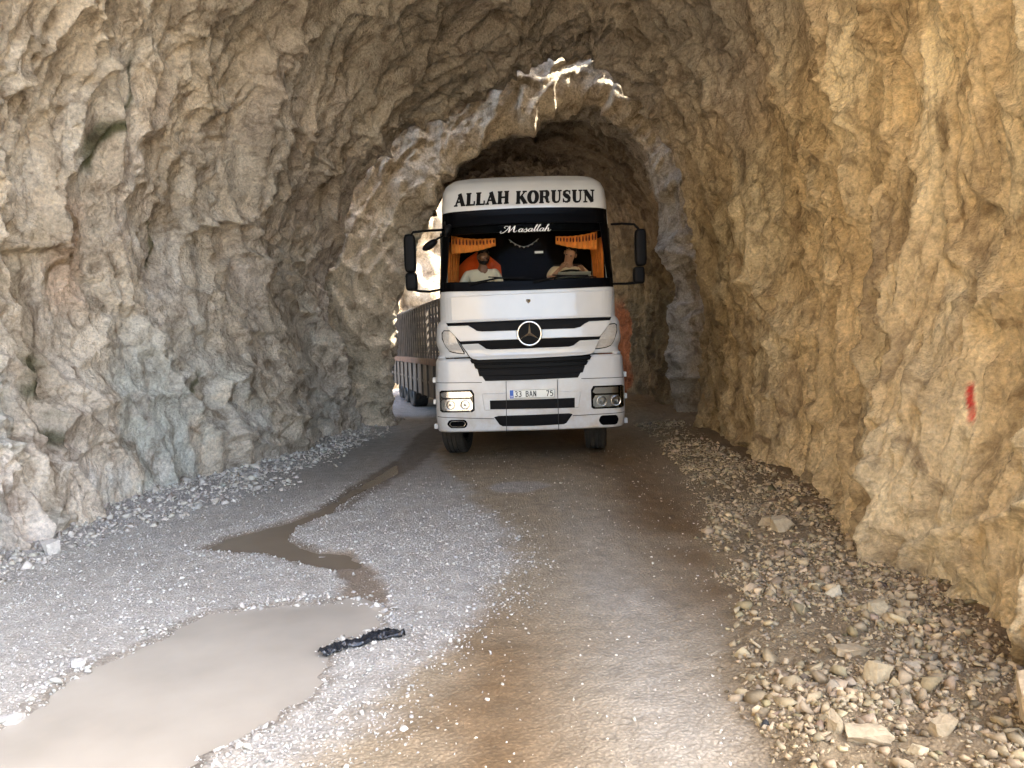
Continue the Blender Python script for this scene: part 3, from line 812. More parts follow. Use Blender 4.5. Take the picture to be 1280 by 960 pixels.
# coarser pebbles hugging the puddle rim
def d_rim(x, y, m):
    return np.clip(np.exp(-((m['s1']-0.07)/0.08)**2), 0, 1)*sstep(-0.3, 0.3, m['nz'] + 0.1)
x, y = pick(9000, -4.0, -0.6, 2.3, 5.4, d_rim)
sz = np.clip(rng.lognormal(math.log(0.024), 0.50, len(x)), 0.01, 0.07)
o = scatter("gravel", x, y, sz, tint(len(x), (0.42, 0.405, 0.365), 0.16, 0.03), M_STONE, big=0.045)
tag(o, kind="stuff")
# grit strewn over the compacted road
def d_grit(x, y, m):
    return 0.10*sstep(0.0, 0.3, x - m['eg'])*sstep(0.05, -0.1, x - m['er'])*(1 + 2.5*np.exp(-np.clip(x - m['eg'], 0, 9)/0.3)) + 0.25*np.exp(-((x-m['er'])/0.1)**2)
x, y = pick(14000, -0.9, 1.9, 2.3, 11, d_grit, 1.3)
sz = np.clip(rng.lognormal(math.log(0.011), 0.40, len(x)), 0.005, 0.04)
o = scatter("grit", x, y, sz, tint(len(x), (0.50, 0.46, 0.38), 0.15, 0.03), M_STONE)
tag(o, kind="stuff")
# rubble apron under the right wall
def d_rub(x, y, m):
    d = sstep(0.0, 0.22, x - m['er'])*(0.15 + 0.85*sstep(-0.30, 0.15, fbm(x*1.9, y*1.9, octs=4, seed=91)))
    return d*sstep(0.02, -0.3, x - m['wr'] - 0.15)
x, y = pick(75000, 0.9, 3.4, 2.3, 14, d_rub, 1.6)
sz = np.clip(rng.lognormal(math.log(0.022), 0.60, len(x)), 0.007, 0.11)
cr_ = tint(len(x), (0.31, 0.245, 0.15), 0.25, 0.03)
o = scatter("rubble", x, y, sz, cr_, M_STONE, big=0.05)
tag(o, kind="stuff")
# crumbled verge under the left wall
def d_ver(x, y, m):
    return sstep(1.35, 0.5, x - m['wl'] + 0.35*m['nz'])*(0.55 + 0.45*sstep(-0.3, 0.3, m['nz']))
x, y = pick(52000, -5.0, -1.6, 3.6, 17, d_ver, 1.3)
sz = np.clip(rng.lognormal(math.log(0.030), 0.58, len(x)), 0.010, 0.13)
o = scatter("rubble", x, y, sz, tint(len(x), (0.42, 0.385, 0.33), 0.16, 0.03), M_STONE, big=0.05)
tag(o, kind="stuff")

# single rocks one can point to
def rock(px, py, w_, h_, d_, col, seed, rz, label, tilt=(0, 0), sharp=5):
    x, y = G(px, py, 0.08 if px > 800 else 0.02)
    r = np.random.default_rng(seed)
    bm = bmesh.new(); bmesh.ops.create_cube(bm, size=1.0)
    for v_ in bm.verts: v_.co += Vector(r.uniform(-0.16, 0.16, 3))
    bmesh.ops.subdivide_edges(bm, edges=bm.edges, cuts=7, use_grid_fill=True)
    for q in range(sharp):
        n = Vector(r.normal(size=3)).normalized(); d = r.uniform(0.36, 0.5)
        for v_ in bm.verts:
            e = v_.co.dot(n) - d
            if e > 0: v_.co -= n*e
    for v_ in bm.verts:
        v_.co *= 1 + 0.10*mnoise.noise(v_.co*3 + Vector((seed, 0, 0))) + 0.05*mnoise.noise(v_.co*9)
        v_.co.x *= w_; v_.co.y *= d_; v_.co.z *= h_
    me = bpy.data.meshes.new("rock"); bm.to_mesh(me); bm.free()
    a = me.color_attributes.new("Col", 'FLOAT_COLOR', 'POINT')
    n_ = len(me.vertices); cc = np.ones((n_, 4), np.float32); cc[:, :3] = np.array(col)
    a.data.foreach_set("color", cc.ravel()); me.materials.append(M_STONE)
    o = bpy.data.objects.new("rock", me); COL.objects.link(o)
    gz = float(ground_h(np.array([x]), np.array([y]))[0])
    o.location = (x, y, gz + h_*0.27); o.rotation_euler = (tilt[0], tilt[1], rz)
    tag(o, label, "rock", "loose rocks on the verges")
    return o
K = (0.36, 0.295, 0.185); K2 = (0.30, 0.24, 0.15); KW = (0.46, 0.45, 0.42)
rock(1094, 845, 0.085, 0.115, 0.08, K, 1, 0.3, "upright blocky tan stone standing in the middle of the right rubble", (0.1, 0.15))
rock(1082, 912, 0.15, 0.06, 0.08, (0.36, 0.295, 0.195), 22, -0.2, "pale wedge shaped stone with a pointed right end, low in the right rubble")
rock(1315, 915, 0.28, 0.27, 0.24, (0.38, 0.30, 0.19), 3, 1.1, "big tan boulder cut off by the right edge of the photo")
rock(978, 660, 0.19, 0.13, 0.15, (0.40, 0.33, 0.215), 4, 0.2, "pale boulder lying against the foot of the right rock wall")
rock(958, 652, 0.11, 0.11, 0.10, K2, 14, 0.9, "smaller brown stone leaning on the boulder at the right wall foot")
rock(1060, 812, 0.13, 0.06, 0.08, K2, 5, 0.1, "flat brown stone just left of the upright blocky one")
rock(1140, 832, 0.085, 0.05, 0.07, (0.38, 0.31, 0.21), 6, 0.7, "small pale stone just right of the upright blocky one")
rock(1097, 768, 0.11, 0.075, 0.09, (0.33, 0.28, 0.18), 7, 1.1, "dark olive stone near the wall, upper part of the right rubble")
rock(1128, 765, 0.05, 0.07, 0.05, K, 8, 0.1, "small pointed stone upright beside the dark olive one")
rock(1042, 743, 0.10, 0.045, 0.06, (0.46, 0.41, 0.29), 9, 0.35, "thin flat stone tilted in the upper right rubble", (0, -0.3))
rock(1176, 912, 0.075, 0.07, 0.06, K2, 10, 0.5, "rounded brown stone in the lower right rubble, nearest the large boulder")
rock(1146, 930, 0.055, 0.045, 0.05, (0.44, 0.37, 0.24), 11, 0.2, "small bright cream stone at the bottom of the right rubble")
rock(1045, 905, 0.07, 0.07, 0.06, K2, 12, 0.8, "squat brown stone touching the left end of the pale wedge")
rock(990, 568+40, 0.11, 0.05, 0.06, K, 15, 0.5, "long pale sliver by the wall, farthest stone on the right verge")
rock(30, 672, 0.34, 0.10, 0.16, (0.55, 0.53, 0.49), 16, 0.35, "long pale slab at the foot of the left wall", (0, -0.25))
rock(66, 692, 0.13, 0.12, 0.11, (0.50, 0.47, 0.42), 17, 0.9, "rounded stone beside the right end of the long pale slab")
rock(15, 893, 0.075, 0.045, 0.06, (0.36, 0.35, 0.33), 18, 0.2, "largest white pebble on the left shore of the big puddle")
rock(97, 829, 0.06, 0.04, 0.05, KW, 19, 0.7, "white pebble half in the water on the puddle's upper left shore")
rock(410, 690, 0.14, 0.035, 0.05, (0.50, 0.48, 0.44), 20, 0.1, "flat pale stone on the strip between the two puddles")

# ================================================================== TRUCK
D0 = 9.8                       # metres from the camera to the bumper
SCL = D0 / F_PX
TX = 0.237
_ca, _sa = math.cos(R(1.8)), math.sin(R(1.8))
def T(px, py, dy=0.0):
    """photo measure -> truck's own (x, z); dy = how far behind the bumper the feature lies"""
    u, v = px - CX, -(py - CY)
    d = CM @ np.array([u / F_PX, v / F_PX, -1.0])
    t = (D0 + dy) / d[1]
    return (d[0]*t - TX, CAM_Z + d[2]*t)
def A8(X, Y, dy=0.0): return T(530 + X/4.57, 360 + Y/4.57, dy)      # measured on an enlargement of the front
def A2(X, Y, dy=0.0): return T(480 + X/3.555, 200 + Y/3.555, dy)

M_WHITE = simple("white paint", (0.52, 0.53, 0.52), 0.28, var=0.05, scale=3, coat=0.5)
M_BLACK = simple("black plastic", (0.004, 0.004, 0.0045), 0.55, spec=0.10, var=0.2, scale=10, bump=0.1, bscale=300)
M_GLOSSB = simple("black glossy band", (0.002, 0.002, 0.0025), 0.3, spec=0.05)
M_RUB = simple("tyre rubber", (0.035, 0.033, 0.03), 0.85, var=0.4, scale=12, bump=0.3)
M_CHROME = simple("chrome", (0.75, 0.75, 0.74), 0.18, metal=1.0)
M_DARKCH = simple("brushed dark metal", (0.10, 0.10, 0.10), 0.3, metal=0.9)
M_MIDCH = simple("darker chrome", (0.35, 0.34, 0.31), 0.3, metal=1.0)  # darker copy of the chrome, used for the right headlight
M_CHAS = simple("chassis paint", (0.05, 0.045, 0.04), 0.7, var=0.4, scale=5)
M_LINE = simple("cab lining", (0.008, 0.006, 0.005), 0.9, spec=0.03, var=0.2)
M_RED = simple("curtain cloth", (0.80, 0.28, 0.05), 0.85, var=0.15, scale=12)
M_FRINGE = simple("dark fringe", (0.10, 0.012, 0.012), 0.9)
M_ORANGE = simple("orange cloth", (0.95, 0.13, 0.015), 0.85, var=0.12, scale=9)
M_SEAT = simple("seat cloth", (0.05, 0.02, 0.015), 0.9, var=0.2)
M_LENS = simple("grey lamp lens", (0.42, 0.40, 0.36), 0.25, var=0.1, scale=40, coat=0.6)
M_SEAM = simple("panel gap", (0.02, 0.02, 0.02), 0.8)
M_STICK = simple("black sticker", (0.004, 0.004, 0.004), 0.5, spec=0.2)
M_WSTICK = simple("white sticker", (0.80, 0.80, 0.78), 0.5)
M_PLATE = simple("plate white", (0.74, 0.76, 0.70), 0.45)
M_BLUE = simple("plate blue", (0.02, 0.10, 0.42), 0.45)
M_SKIN = simple("skin", (0.20, 0.10, 0.06), 0.6, var=0.08)
M_SKIN2 = simple("sunburnt skin", (0.42, 0.22, 0.13), 0.6, var=0.08)
M_HAIR = simple("black hair", (0.008, 0.007, 0.007), 0.7)
M_SHIRT = simple("cream shirt", (0.72, 0.66, 0.52), 0.85, var=0.06)
M_SHIRT2 = simple("tan shirt", (0.66, 0.50, 0.30), 0.85, var=0.06)
M_JEAN = simple("dark trousers", (0.03, 0.035, 0.05), 0.85)
M_PAPER = simple("grey paper", (0.42, 0.43, 0.38), 0.8)
# dusty paint for the lower bodywork
def dusty_paint():
    m, t, b = new_mat("dusty white paint"); L = t.links.new
    tc = t.nodes.new("ShaderNodeTexCoord"); n = t.nodes.new("ShaderNodeTexNoise"); n.inputs["Scale"].default_value = 4; n.inputs["Detail"].default_value = 9; n.inputs["Roughness"].default_value = 0.7
    L(tc.outputs["Object"], n.inputs["Vector"])
    sp = t.nodes.new("ShaderNodeSeparateXYZ"); L(tc.outputs["Object"], sp.inputs[0])
    mz = t.nodes.new("ShaderNodeMapRange"); mz.inputs[1].default_value = 1.2; mz.inputs[2].default_value = 0.35; mz.inputs[3].default_value = 0.0; mz.inputs[4].default_value = 0.95
    L(sp.outputs["Z"], mz.inputs[0])
    mn = t.nodes.new("ShaderNodeMapRange"); mn.inputs[1].default_value = 0.4; mn.inputs[2].default_value = 0.75
    L(n.outputs["Fac"], mn.inputs[0])
    mu = t.nodes.new("ShaderNodeMath"); mu.operation = 'MULTIPLY'; L(mz.outputs[0], mu.inputs[0]); L(mn.outputs[0], mu.inputs[1])
    ad = t.nodes.new("ShaderNodeMath"); ad.operation = 'MULTIPLY_ADD'; ad.inputs[1].default_value = 0.22; ad.use_clamp = True
    L(mn.outputs[0], ad.inputs[0]); L(mu.outputs[0], ad.inputs[2])
    mx = t.nodes.new("ShaderNodeMix"); mx.data_type = 'RGBA'; mx.inputs[6].default_value = (0.51, 0.53, 0.535, 1); mx.inputs[7].default_value = (0.40, 0.33, 0.24, 1)
    L(ad.outputs[0], mx.inputs[0]); L(mx.outputs[2], b.inputs["Base Color"])
    rr = t.nodes.new("ShaderNodeMapRange"); rr.inputs[3].default_value = 0.28; rr.inputs[4].default_value = 0.8
    L(ad.outputs[0], rr.inputs[0]); L(rr.outputs[0], b.inputs["Roughness"]); b.inputs["Coat Weight"].default_value = 0.3
    return m
M_DUSTY = dusty_paint()

def glass(name, tintc, refl=1.0, rough=0.03):
    m = bpy.data.materials.new(name); m.use_nodes = True; t = m.node_tree; t.nodes.clear(); L = t.links.new
    out = t.nodes.new("ShaderNodeOutputMaterial"); tr = t.nodes.new("ShaderNodeBsdfTransparent"); tr.inputs[0].default_value = (*tintc, 1)
    gl = t.nodes.new("ShaderNodeBsdfGlossy"); gl.inputs["Roughness"].default_value = rough
    fr = t.nodes.new("ShaderNodeFresnel"); fr.inputs[0].default_value = 1.45
    mu = t.nodes.new("ShaderNodeMath"); mu.operation = 'MULTIPLY'; mu.inputs[1].default_value = refl; mu.use_clamp = True; L(fr.outputs[0], mu.inputs[0])
    mx = t.nodes.new("ShaderNodeMixShader"); L(mu.outputs[0], mx.inputs[0]); L(tr.outputs[0], mx.inputs[1]); L(gl.outputs[0], mx.inputs[2]); L(mx.outputs[0], out.inputs[0])
    return m
M_GLASS = glass("windscreen glass", (0.90, 0.90, 0.87), 0.03)
M_SIDEG = glass("side glass", (0.9, 0.9, 0.88), 1.0)
M_COVER = glass("lamp cover", (0.95, 0.95, 0.95), 1.0)

truck = empty("truck", (TX, D0, 0))
tag(truck, "white lorry with black lettering over its windscreen, facing the camera in the tunnel", "truck")

# ---- body outline
def prof(z):
    """half width, setback, bow, corner radius at height z"""
    zs = [0.40, 0.46, 0.62, 1.00, 1.38, 1.44, 1.50, 1.60, 1.84, 1.90, 2.27, 2.36, 3.28, 3.40, 3.62, 3.74, 3.83, 3.88]
    wv = [1.20, 1.24, 1.255,1.255,1.235,1.19, 1.19, 1.225,1.21, 1.165,1.16, 1.155,1.115,1.115,1.10, 1.06, 0.97, 0.82]
    yb = [0.05, 0.02, 0.00, 0.00, 0.015,0.05, 0.05, 0.03, 0.05, 0.07, 0.10, 0.12, 0.30, 0.31, 0.40, 0.50, 0.66, 0.88]
    return np.interp(z, zs, wv), np.interp(z, zs, yb)
def FY(x, z):
    wv, yb = prof(z); r = 0.20; ax = min(abs(x), wv - 1e-4)
    e = max(0.0, ax - (wv - r))
    return float(yb + 0.09*(ax/wv)**2 + (r - math.sqrt(max(r*r - e*e, 1e-6))))

def shell(z0, z1, depth, nz=14, inset=0.0, keep=None, side_rows=8, extra_z=()):
    """horizontal outlines stacked: side - corner - front - corner - side"""
    zs = sorted(set(list(np.linspace(z0, z1, nz)) + list(extra_z)))
    mb = MB(); cols_ = []
    th = []
    for z in zs:
        wv, yb = prof(z); wv -= inset; r = 0.20
        row = []
        for i in range(side_rows): row.append((-wv, yb + depth - (depth - 0.09 - r)*i/side_rows))
        for i in range(9):
            a = math.pi/2 * i/9; row.append((-(wv - r) - r*math.cos(a), None, a))
        n = 44
        for i in range(n+1):
            row.append((-(wv - r) + 2*(wv - r)*i/n, 'f'))
        for i in range(8, -1, -1):
            a = math.pi/2 * i/9; row.append(((wv - r) + r*math.cos(a), None, a))
        for i in range(side_rows-1, -1, -1): row.append((wv, yb + depth - (depth - 0.09 - r)*i/side_rows))
        pts = []
        for q in row:
            x = q[0]
            if len(q) == 2 and q[1] != 'f': pts.append((x, q[1], z)); continue
            if len(q) == 3:
                yy = yb + 0.09*(min(abs(x), wv)/wv)**2 + r - r*math.sin(q[2]); pts.append((x, yy + inset, z))
            else:
                pts.append((x, yb + 0.09*(abs(x)/wv)**2 + inset, z))
        cols_.append(pts)
    m = len(cols_[0]); vs = [p for c in cols_ for p in c]; fs = []
    for i in range(len(cols_) - 1):
        for j in range(m - 1):
            a = vs[i*m+j]; c = vs[(i+1)*m+j+1]
            cx_, cy_, cz_ = (a[0]+c[0])/2, (a[1]+c[1])/2, (a[2]+c[2])/2
            if keep and not keep(cx_, cy_, cz_): continue
            fs.append((i*m+j, i*m+j+1, (i+1)*m+j+1, (i+1)*m+j))
    return mb.add(vs, fs), cols_

def solid(o, th, off=-1):
    m = o.modifiers.new("thickness", 'SOLIDIFY'); m.thickness = th; m.offset = off
    return o

def patch(name, top, bot, mat, off=0.01, thick=None, parent=None, n=48, rows=4, yfun=None, bevel=0.0, smooth=True):
    """slab that hugs the front of the cab between an upper and a lower boundary"""
    yf = yfun or FY
    def res(p, n):
        p = np.array(p, float); s = np.concatenate([[0], np.cumsum(np.linalg.norm(np.diff(p, axis=0), axis=1))])
        # keep the drawn corners
        t = np.linspace(0, s[-1], n); return np.stack([np.interp(t, s, p[:, 0]), np.interp(t, s, p[:, 1])], 1)
    def byx(p, q, n):
        p = np.array(p, float); q = np.array(q, float)
        f = np.unique(np.concatenate([np.linspace(0, 1, n), (p[:, 0]-p[0, 0])/(p[-1, 0]-p[0, 0]), (q[:, 0]-q[0, 0])/(q[-1, 0]-q[0, 0])]))
        xp = p[0, 0] + f*(p[-1, 0]-p[0, 0]); xq = q[0, 0] + f*(q[-1, 0]-q[0, 0])
        return np.stack([xp, np.interp(xp, p[:, 0], p[:, 1])], 1), np.stack([xq, np.interp(xq, q[:, 0], q[:, 1])], 1)
    a, b = byx(top, bot, n); n = len(a)
    th = thick if thick is not None else off + 0.01
    mb = MB(); F_, B_ = [], []
    for r_ in range(rows+1):
        t = r_/rows
        for i in range(n):
            x = a[i, 0]*(1-t) + b[i, 0]*t; z = a[i, 1]*(1-t) + b[i, 1]*t
            y = yf(x, z); F_.append((x, y - off, z)); B_.append((x, y - off + th, z))
    vs = F_ + B_; N = len(F_); fs = []
    for r_ in range(rows):
        for i in range(n-1):
            k = r_*n + i; fs.append((k, k+n, k+n+1, k+1)); fs.append((N+k, N+k+1, N+k+n+1, N+k+n))
    for i in range(n-1):
        fs.append((i, i+1, N+i+1, N+i)); k = rows*n+i; fs.append((k, N+k, N+k+1, k+1))
    for r_ in range(rows):
        k = r_*n; fs.append((k, N+k, N+k+n, k+n)); k = r_*n + n-1; fs.append((k, k+n, N+k+n, N+k))
    mb.add(vs, fs)
    if name is None: return mb
    o = mb.build(name, mat, parent, smooth=False, bevel=bevel)
    return o

def sym(pts): return pts

# ---- bodywork
WZ0, WZ1 = 2.36, 3.25
mb, _ = shell(0.44, 1.40, 0.85, nz=24, extra_z=(0.46, 0.62))
bumper = solid(mb.build("bumper", M_DUSTY, truck, smooth=True), 0.03)
def keep_cab(x, y, z):
    if WZ0 < z < WZ1 and abs(x) < 1.06 and y < 0.75: return False                       # windscreen opening
    if 2.30 < z < 3.05 and abs(x) > 1.1 and 0.62 < y < 1.50: return False               # door windows
    return True
mb, _ = shell(1.42, 3.30, 2.15, nz=48, keep=keep_cab, side_rows=22)
cab = solid(mb.build("cab", M_DUSTY, truck, smooth=True), 0.02)
mb, _ = shell(1.45, 3.80, 2.10, nz=44, inset=0.045, keep=keep_cab, side_rows=22)
mb.add([(-1.1, 2.2, 1.45), (1.1, 2.2, 1.45), (1.06, 2.35, 3.8), (-1.06, 2.35, 3.8)], [(0, 1, 2, 3)])
mb.add([(-1.1, 0.2, 1.62), (1.1, 0.2, 1.62), (1.1, 2.2, 1.62), (-1.1, 2.2, 1.62)], [(0, 1, 2, 3)])
mb.build("lining", M_LINE, truck)
mb, rows_ = shell(3.30, 3.88, 2.0, nz=20)
# close the roof
top = rows_[-1]; nb = len(mb.v); m_ = len(top)
cen = (0, 1.5, 3.93)
mb.v.append(cen); base = len(mb.v) - 1 - m_
mb.f += [(base + j, base + j + 1, base + m_) for j in range(m_ - 1)]
roof = mb.build("roof", M_WHITE, truck, smooth=True)
mb = MB(); mb.add([(-1.16, 2.26, 1.42), (1.16, 2.26, 1.42), (1.11, 2.44, 3.3), (-1.11, 2.44, 3.3), (-0.9, 2.6, 3.85), (0.9, 2.6, 3.85)], [(0, 3, 2, 1), (3, 4, 5, 2)])
solid(mb.build("rear_wall", M_DUSTY, truck), 0.03)
# side doors carry their windows as parts
for s in (-1, 1):
    mb = MB(); mb.add([(s*1.150, 0.58, 2.28), (s*1.150, 1.54, 2.28), (s*1.12, 1.54, 3.08), (s*1.12, 0.66, 3.08)], [(0, 1, 2, 3)])
    mb.build("side_window", M_SIDEG, truck)
    mb = MB(); mb.tube([(s*1.168, 0.60, 2.28), (s*1.168, 1.56, 2.28), (s*1.135, 1.56, 3.09), (s*1.135, 0.64, 3.09)], 0.018, 6, closed=True)
    mb.build("window_frame", M_BLACK, truck)
    mb = MB(); mb.box(s*1.17 if s > 0 else -1.20, 1.20 if s > 0 else s*1.17, 1.30, 1.50, 2.02, 2.06); mb.build("door_handle", M_BLACK, truck, bevel=0.01)

# black band round the windscreen, then the glass
def arcp(pts): return pts
bz = lambda X, Y: A2(X, Y, 0.2)
wt = [(-1.10, 3.33), (-0.5, 3.345), (0, 3.35), (0.5, 3.345), (1.10, 3.33)]
g_top = [(-0.99, 3.13), (-0.5, 3.15), (0, 3.155), (0.5, 3.15), (0.99, 3.13)]
g_bot = [(-1.055, 2.40), (-0.5, 2.385), (0, 2.38), (0.5, 2.385), (1.055, 2.40)]
wb = [(-1.14, 2.28), (-0.5, 2.265), (0, 2.26), (0.5, 2.265), (1.14, 2.28)]
wg = empty  # (keeps the helper name short)
surr = patch(None, wt, [(-1.10, 3.13), (0, 3.155), (1.10, 3.13)], None, off=0.012, thick=0.03, rows=5)
for q in (patch(None, [(-1.145, 2.40), (0, 2.38), (1.145, 2.40)], wb, None, off=0.012, thick=0.03, rows=3),):
    surr.add(q.v, q.f)
for s in (-1, 1):
    o_t, i_t, i_b, o_b = (s*1.112, 3.131), (s*0.985, 3.131), (s*1.05, 2.399), (s*1.148, 2.399)
    a, b_ = (o_t, i_t), (o_b, i_b)
    if s > 0: a, b_ = (i_t, o_t), (i_b, o_b)
    q = patch(None, list(a), list(b_), None, off=0.0125, thick=0.03, n=8, rows=16); surr.add(q.v, q.f)
surr.build("windscreen_surround", M_GLOSSB, truck)
ws_ = patch("windscreen", g_top, g_bot, M_GLASS, off=0.004, thick=0.006, parent=truck, rows=16)
# dark sun band at the top of the glass and black base panel
patch("sun_visor", [(-0.98, 3.14), (0, 3.16), (0.98, 3.14)], [(-0.99, 3.03), (0, 3.045), (0.99, 3.03)], M_GLOSSB, off=-0.03, thick=0.02, parent=truck)

# wipers
for x0, x1 in ((-0.75, -0.02), (0.08, 0.80)):
    mb = MB(); mb.tube([(x0, FY(x0, 2.36)-0.035, 2.36), ((x0+x1)/2, FY(0, 2.42)-0.04, 2.425), (x1, FY(x1, 2.44)-0.03, 2.43)], [0.016, 0.012, 0.009], 6)
    mb.tube([(x0+0.25, FY(0, 2.44)-0.025, 2.445), (x1+0.1, FY(0, 2.44)-0.025, 2.40)], 0.008, 5); mb.build("wiper", M_BLACK, truck)

# hood flap and grille
patch("grille_backing", [A8(118, 195), A8(600, 178), A8(1082, 160)], [A8(350, 532), A8(600, 525), A8(880, 512)], M_BLACK, off=0.008, thick=0.03, parent=truck, n=60, rows=20)
hood = patch("hood", [A8(108, 50), A8(600, 28), A8(1086, 8)], [A8(118, 200), A8(600, 181), A8(1082, 163)], M_WHITE, off=0.030, thick=0.045, parent=truck, rows=10, bevel=0.008)
bar1 = patch("grille_bar", [A8(118, 218), A8(250, 214), A8(275, 228), A8(300, 244), A8(330, 248), A8(530, 242), A8(680, 236), A8(860, 230), A8(895, 222), A8(920, 203), A8(945, 190), A8(1082, 182)],
             [A8(205, 305), A8(530, 294), A8(680, 288), A8(1008, 276)], M_WHITE, off=0.045, thick=0.06, parent=truck, n=70, rows=5, bevel=0.007)
bar2 = patch("grille_bar", [A8(212, 323), A8(310, 318), A8(335, 334), A8(355, 348), A8(385, 352), A8(830, 335), A8(855, 328), A8(875, 312), A8(892, 300), A8(1003, 294)],
             [A8(262, 395), A8(280, 405), A8(310, 410), A8(600, 400), A8(900, 384), A8(955, 376), A8(972, 366)], M_WHITE, off=0.060, thick=0.075, parent=truck, n=70, rows=5, bevel=0.007)
# lower black louvres
for k, (ya, yb_) in enumerate(((412, 432), (440, 462), (470, 505))):
    patch("louvre", [A8(262 + 22*k, ya), A8(600, ya - 10), A8(960 - 20*k, ya - 24)], [A8(272 + 22*k, yb_), A8(600, yb_ - 8), A8(948 - 20*k, yb_ - 22)], M_GLOSSB if k < 2 else M_BLACK, off=0.03 - 0.005*k, thick=0.03, parent=truck, bevel=0.006, rows=2)
# bumper mid panel, slots
patch("bumper_panel", [A8(468, 533), A8(610, 528), A8(762, 522)], [A8(470, 640), A8(610, 635), A8(762, 628)], M_DUSTY, off=0.014, thick=0.03, parent=truck, bevel=0.006)
patch("bumper_shelf", [A8(330, 605), A8(470, 600), A8(760, 590), A8(900, 588)], [A8(345, 700), A8(470, 700), A8(762, 690), A8(885, 684)], M_DUSTY, off=0.008, thick=0.03, parent=truck, bevel=0.008)
patch("air_intake", [A8(376, 643), A8(600, 637), A8(862, 627)], [A8(378, 694), A8(600, 690), A8(862, 684)], M_BLACK, off=0.012, thick=0.02, parent=truck, bevel=0.004)
low_in = patch("air_intake", [A8(400, 738), A8(425, 731), A8(620, 724), A8(830, 716), A8(850, 721)], [A8(432, 782), A8(450, 791), A8(620, 789), A8(800, 779), A8(815, 772)], M_BLACK, off=0.006, thick=0.02, parent=truck, bevel=0.004)
for a, b_ in ((A8(60, 742), A8(400, 748)), (A8(850, 730), A8(1165, 714)), (A8(62, 545), A8(330, 540)), (A8(900, 518), A8(1160, 512))):
    patch("panel_gap", [(a[0], a[1]+0.004), (b_[0], b_[1]+0.004)], [(a[0], a[1]-0.004), (b_[0], b_[1]-0.004)], M_SEAM, off=0.004, thick=0.006, parent=truck, rows=1, n=30)
for (X0, Y0, X1, Y1) in ((469, 533, 472, 830), (761, 522, 770, 812)):
    a = A8(X0, Y0); b_ = A8(X1, Y1); q = patch(None, [(a[0]-0.004, a[1]), (a[0]+0.004, a[1])], [(b_[0]-0.004, b_[1]), (b_[0]+0.004, b_[1])], None, off=0.0165, thick=0.012, n=2, rows=24)
    q.build("panel_gap", M_SEAM, truck)
# side strakes of cab, step shelf between cab and bumper
for s in (-1, 1):
    mb = MB(); mb.tube([(s*1.10, FY(1.10, 1.41)-0.005, 1.415), (s*1.19, FY(1.18, 1.41)+0.04, 1.415), (s*1.2, 0.45, 1.415), (s*1.2, 0.9, 1.415)], 0.02, 8); mb.build("step_ledge", M_DUSTY, truck, smooth=True)
    for z in (0.50, 0.83, 1.12):
        mb = MB(); x_ = 1.245; mb.box(min(s*x_, s*(x_+0.05)), max(s*x_, s*(x_+0.05)), 0.32, 0.44, z-0.035, z+0.035); mb.build("side_marker", M_WHITE, truck, bevel=0.01)
    for z in (0.62, 1.0):
        mb = MB(); mb.box(min(s*0.93, s*1.18), max(s*0.93, s*1.18), 0.42, 0.85, z, z+0.04); mb.build("step", M_BLACK, truck, bevel=0.006)

# headlights
def headlight(X0, Y0, X1, Y1, tl, flip):
    a = A8(X0, Y0); c = A8(X1, Y1); x0, x1, z1, z0 = min(a[0], c[0]), max(a[0], c[0]), a[1], c[1]
    # outline: slanted top, rounded corners
    def box(i, t_, b__):
        return ([(x0+i, t_ - (0.02 if not flip else 0.05)), (x0+i+0.03, t_), (x1-i-0.03, t_), (x1-i, t_ - (0.05 if not flip else 0.02))], [(x0+i, b__+0.02), (x0+i+0.03, b__), (x1-i-0.03, b__), (x1-i, b__+0.02)])
    h = empty("headlight"); h.parent = truck
    tp, bt = box(-0.012, z1+0.012, z0-0.012)
    patch("housing", tp, bt, M_GLOSSB, off=0.010, thick=0.03, parent=h, n=12, rows=6, bevel=0.004)
    zm = z1 - (z1-z0)*0.36
    tp, bt = box(0.012, z1-0.010, zm+0.012)
    patch("indicator", tp, bt, M_MIDCH if flip else M_CHROME, off=0.016, thick=0.014, parent=h, n=12, rows=3)
    tp, bt = box(0.012, zm-0.012, z0+0.010)
    patch("reflector_bed", tp, bt, M_MIDCH if flip else M_CHROME, off=0.014, thick=0.01, parent=h, n=12, rows=3)
    for cx_ in ((x0*0.70 + x1*0.30), (x0*0.26 + x1*0.74)):
        zc = (zm + z0)/2; yc = FY(cx_, zc) - 0.016
        mb = MB(); mb.lathe([(0.066, 0.0), (0.064, -0.014), (0.058, -0.014), (0.045, 0.004), (0.025, 0.012), (0.001, 0.014)], (cx_, yc, zc), n=28); mb.build("reflector", M_CHROME, h, smooth=True)
        mb = MB(); mb.lathe([(0.001, -0.03), (0.014, -0.026), (0.018, -0.012), (0.018, 0.01)], (cx_, yc, zc), n=16); mb.build("bulb", M_LENS, h, smooth=True)
    tp, bt = box(0.002, z1-0.002, z0+0.002)
    patch("lens", tp, bt, M_COVER, off=0.048, thick=0.004, parent=h, n=12, rows=6)
    return h
headlight(88, 594, 284, 704, 0, False)
headlight(960, 566, 1150, 681, 0, True)
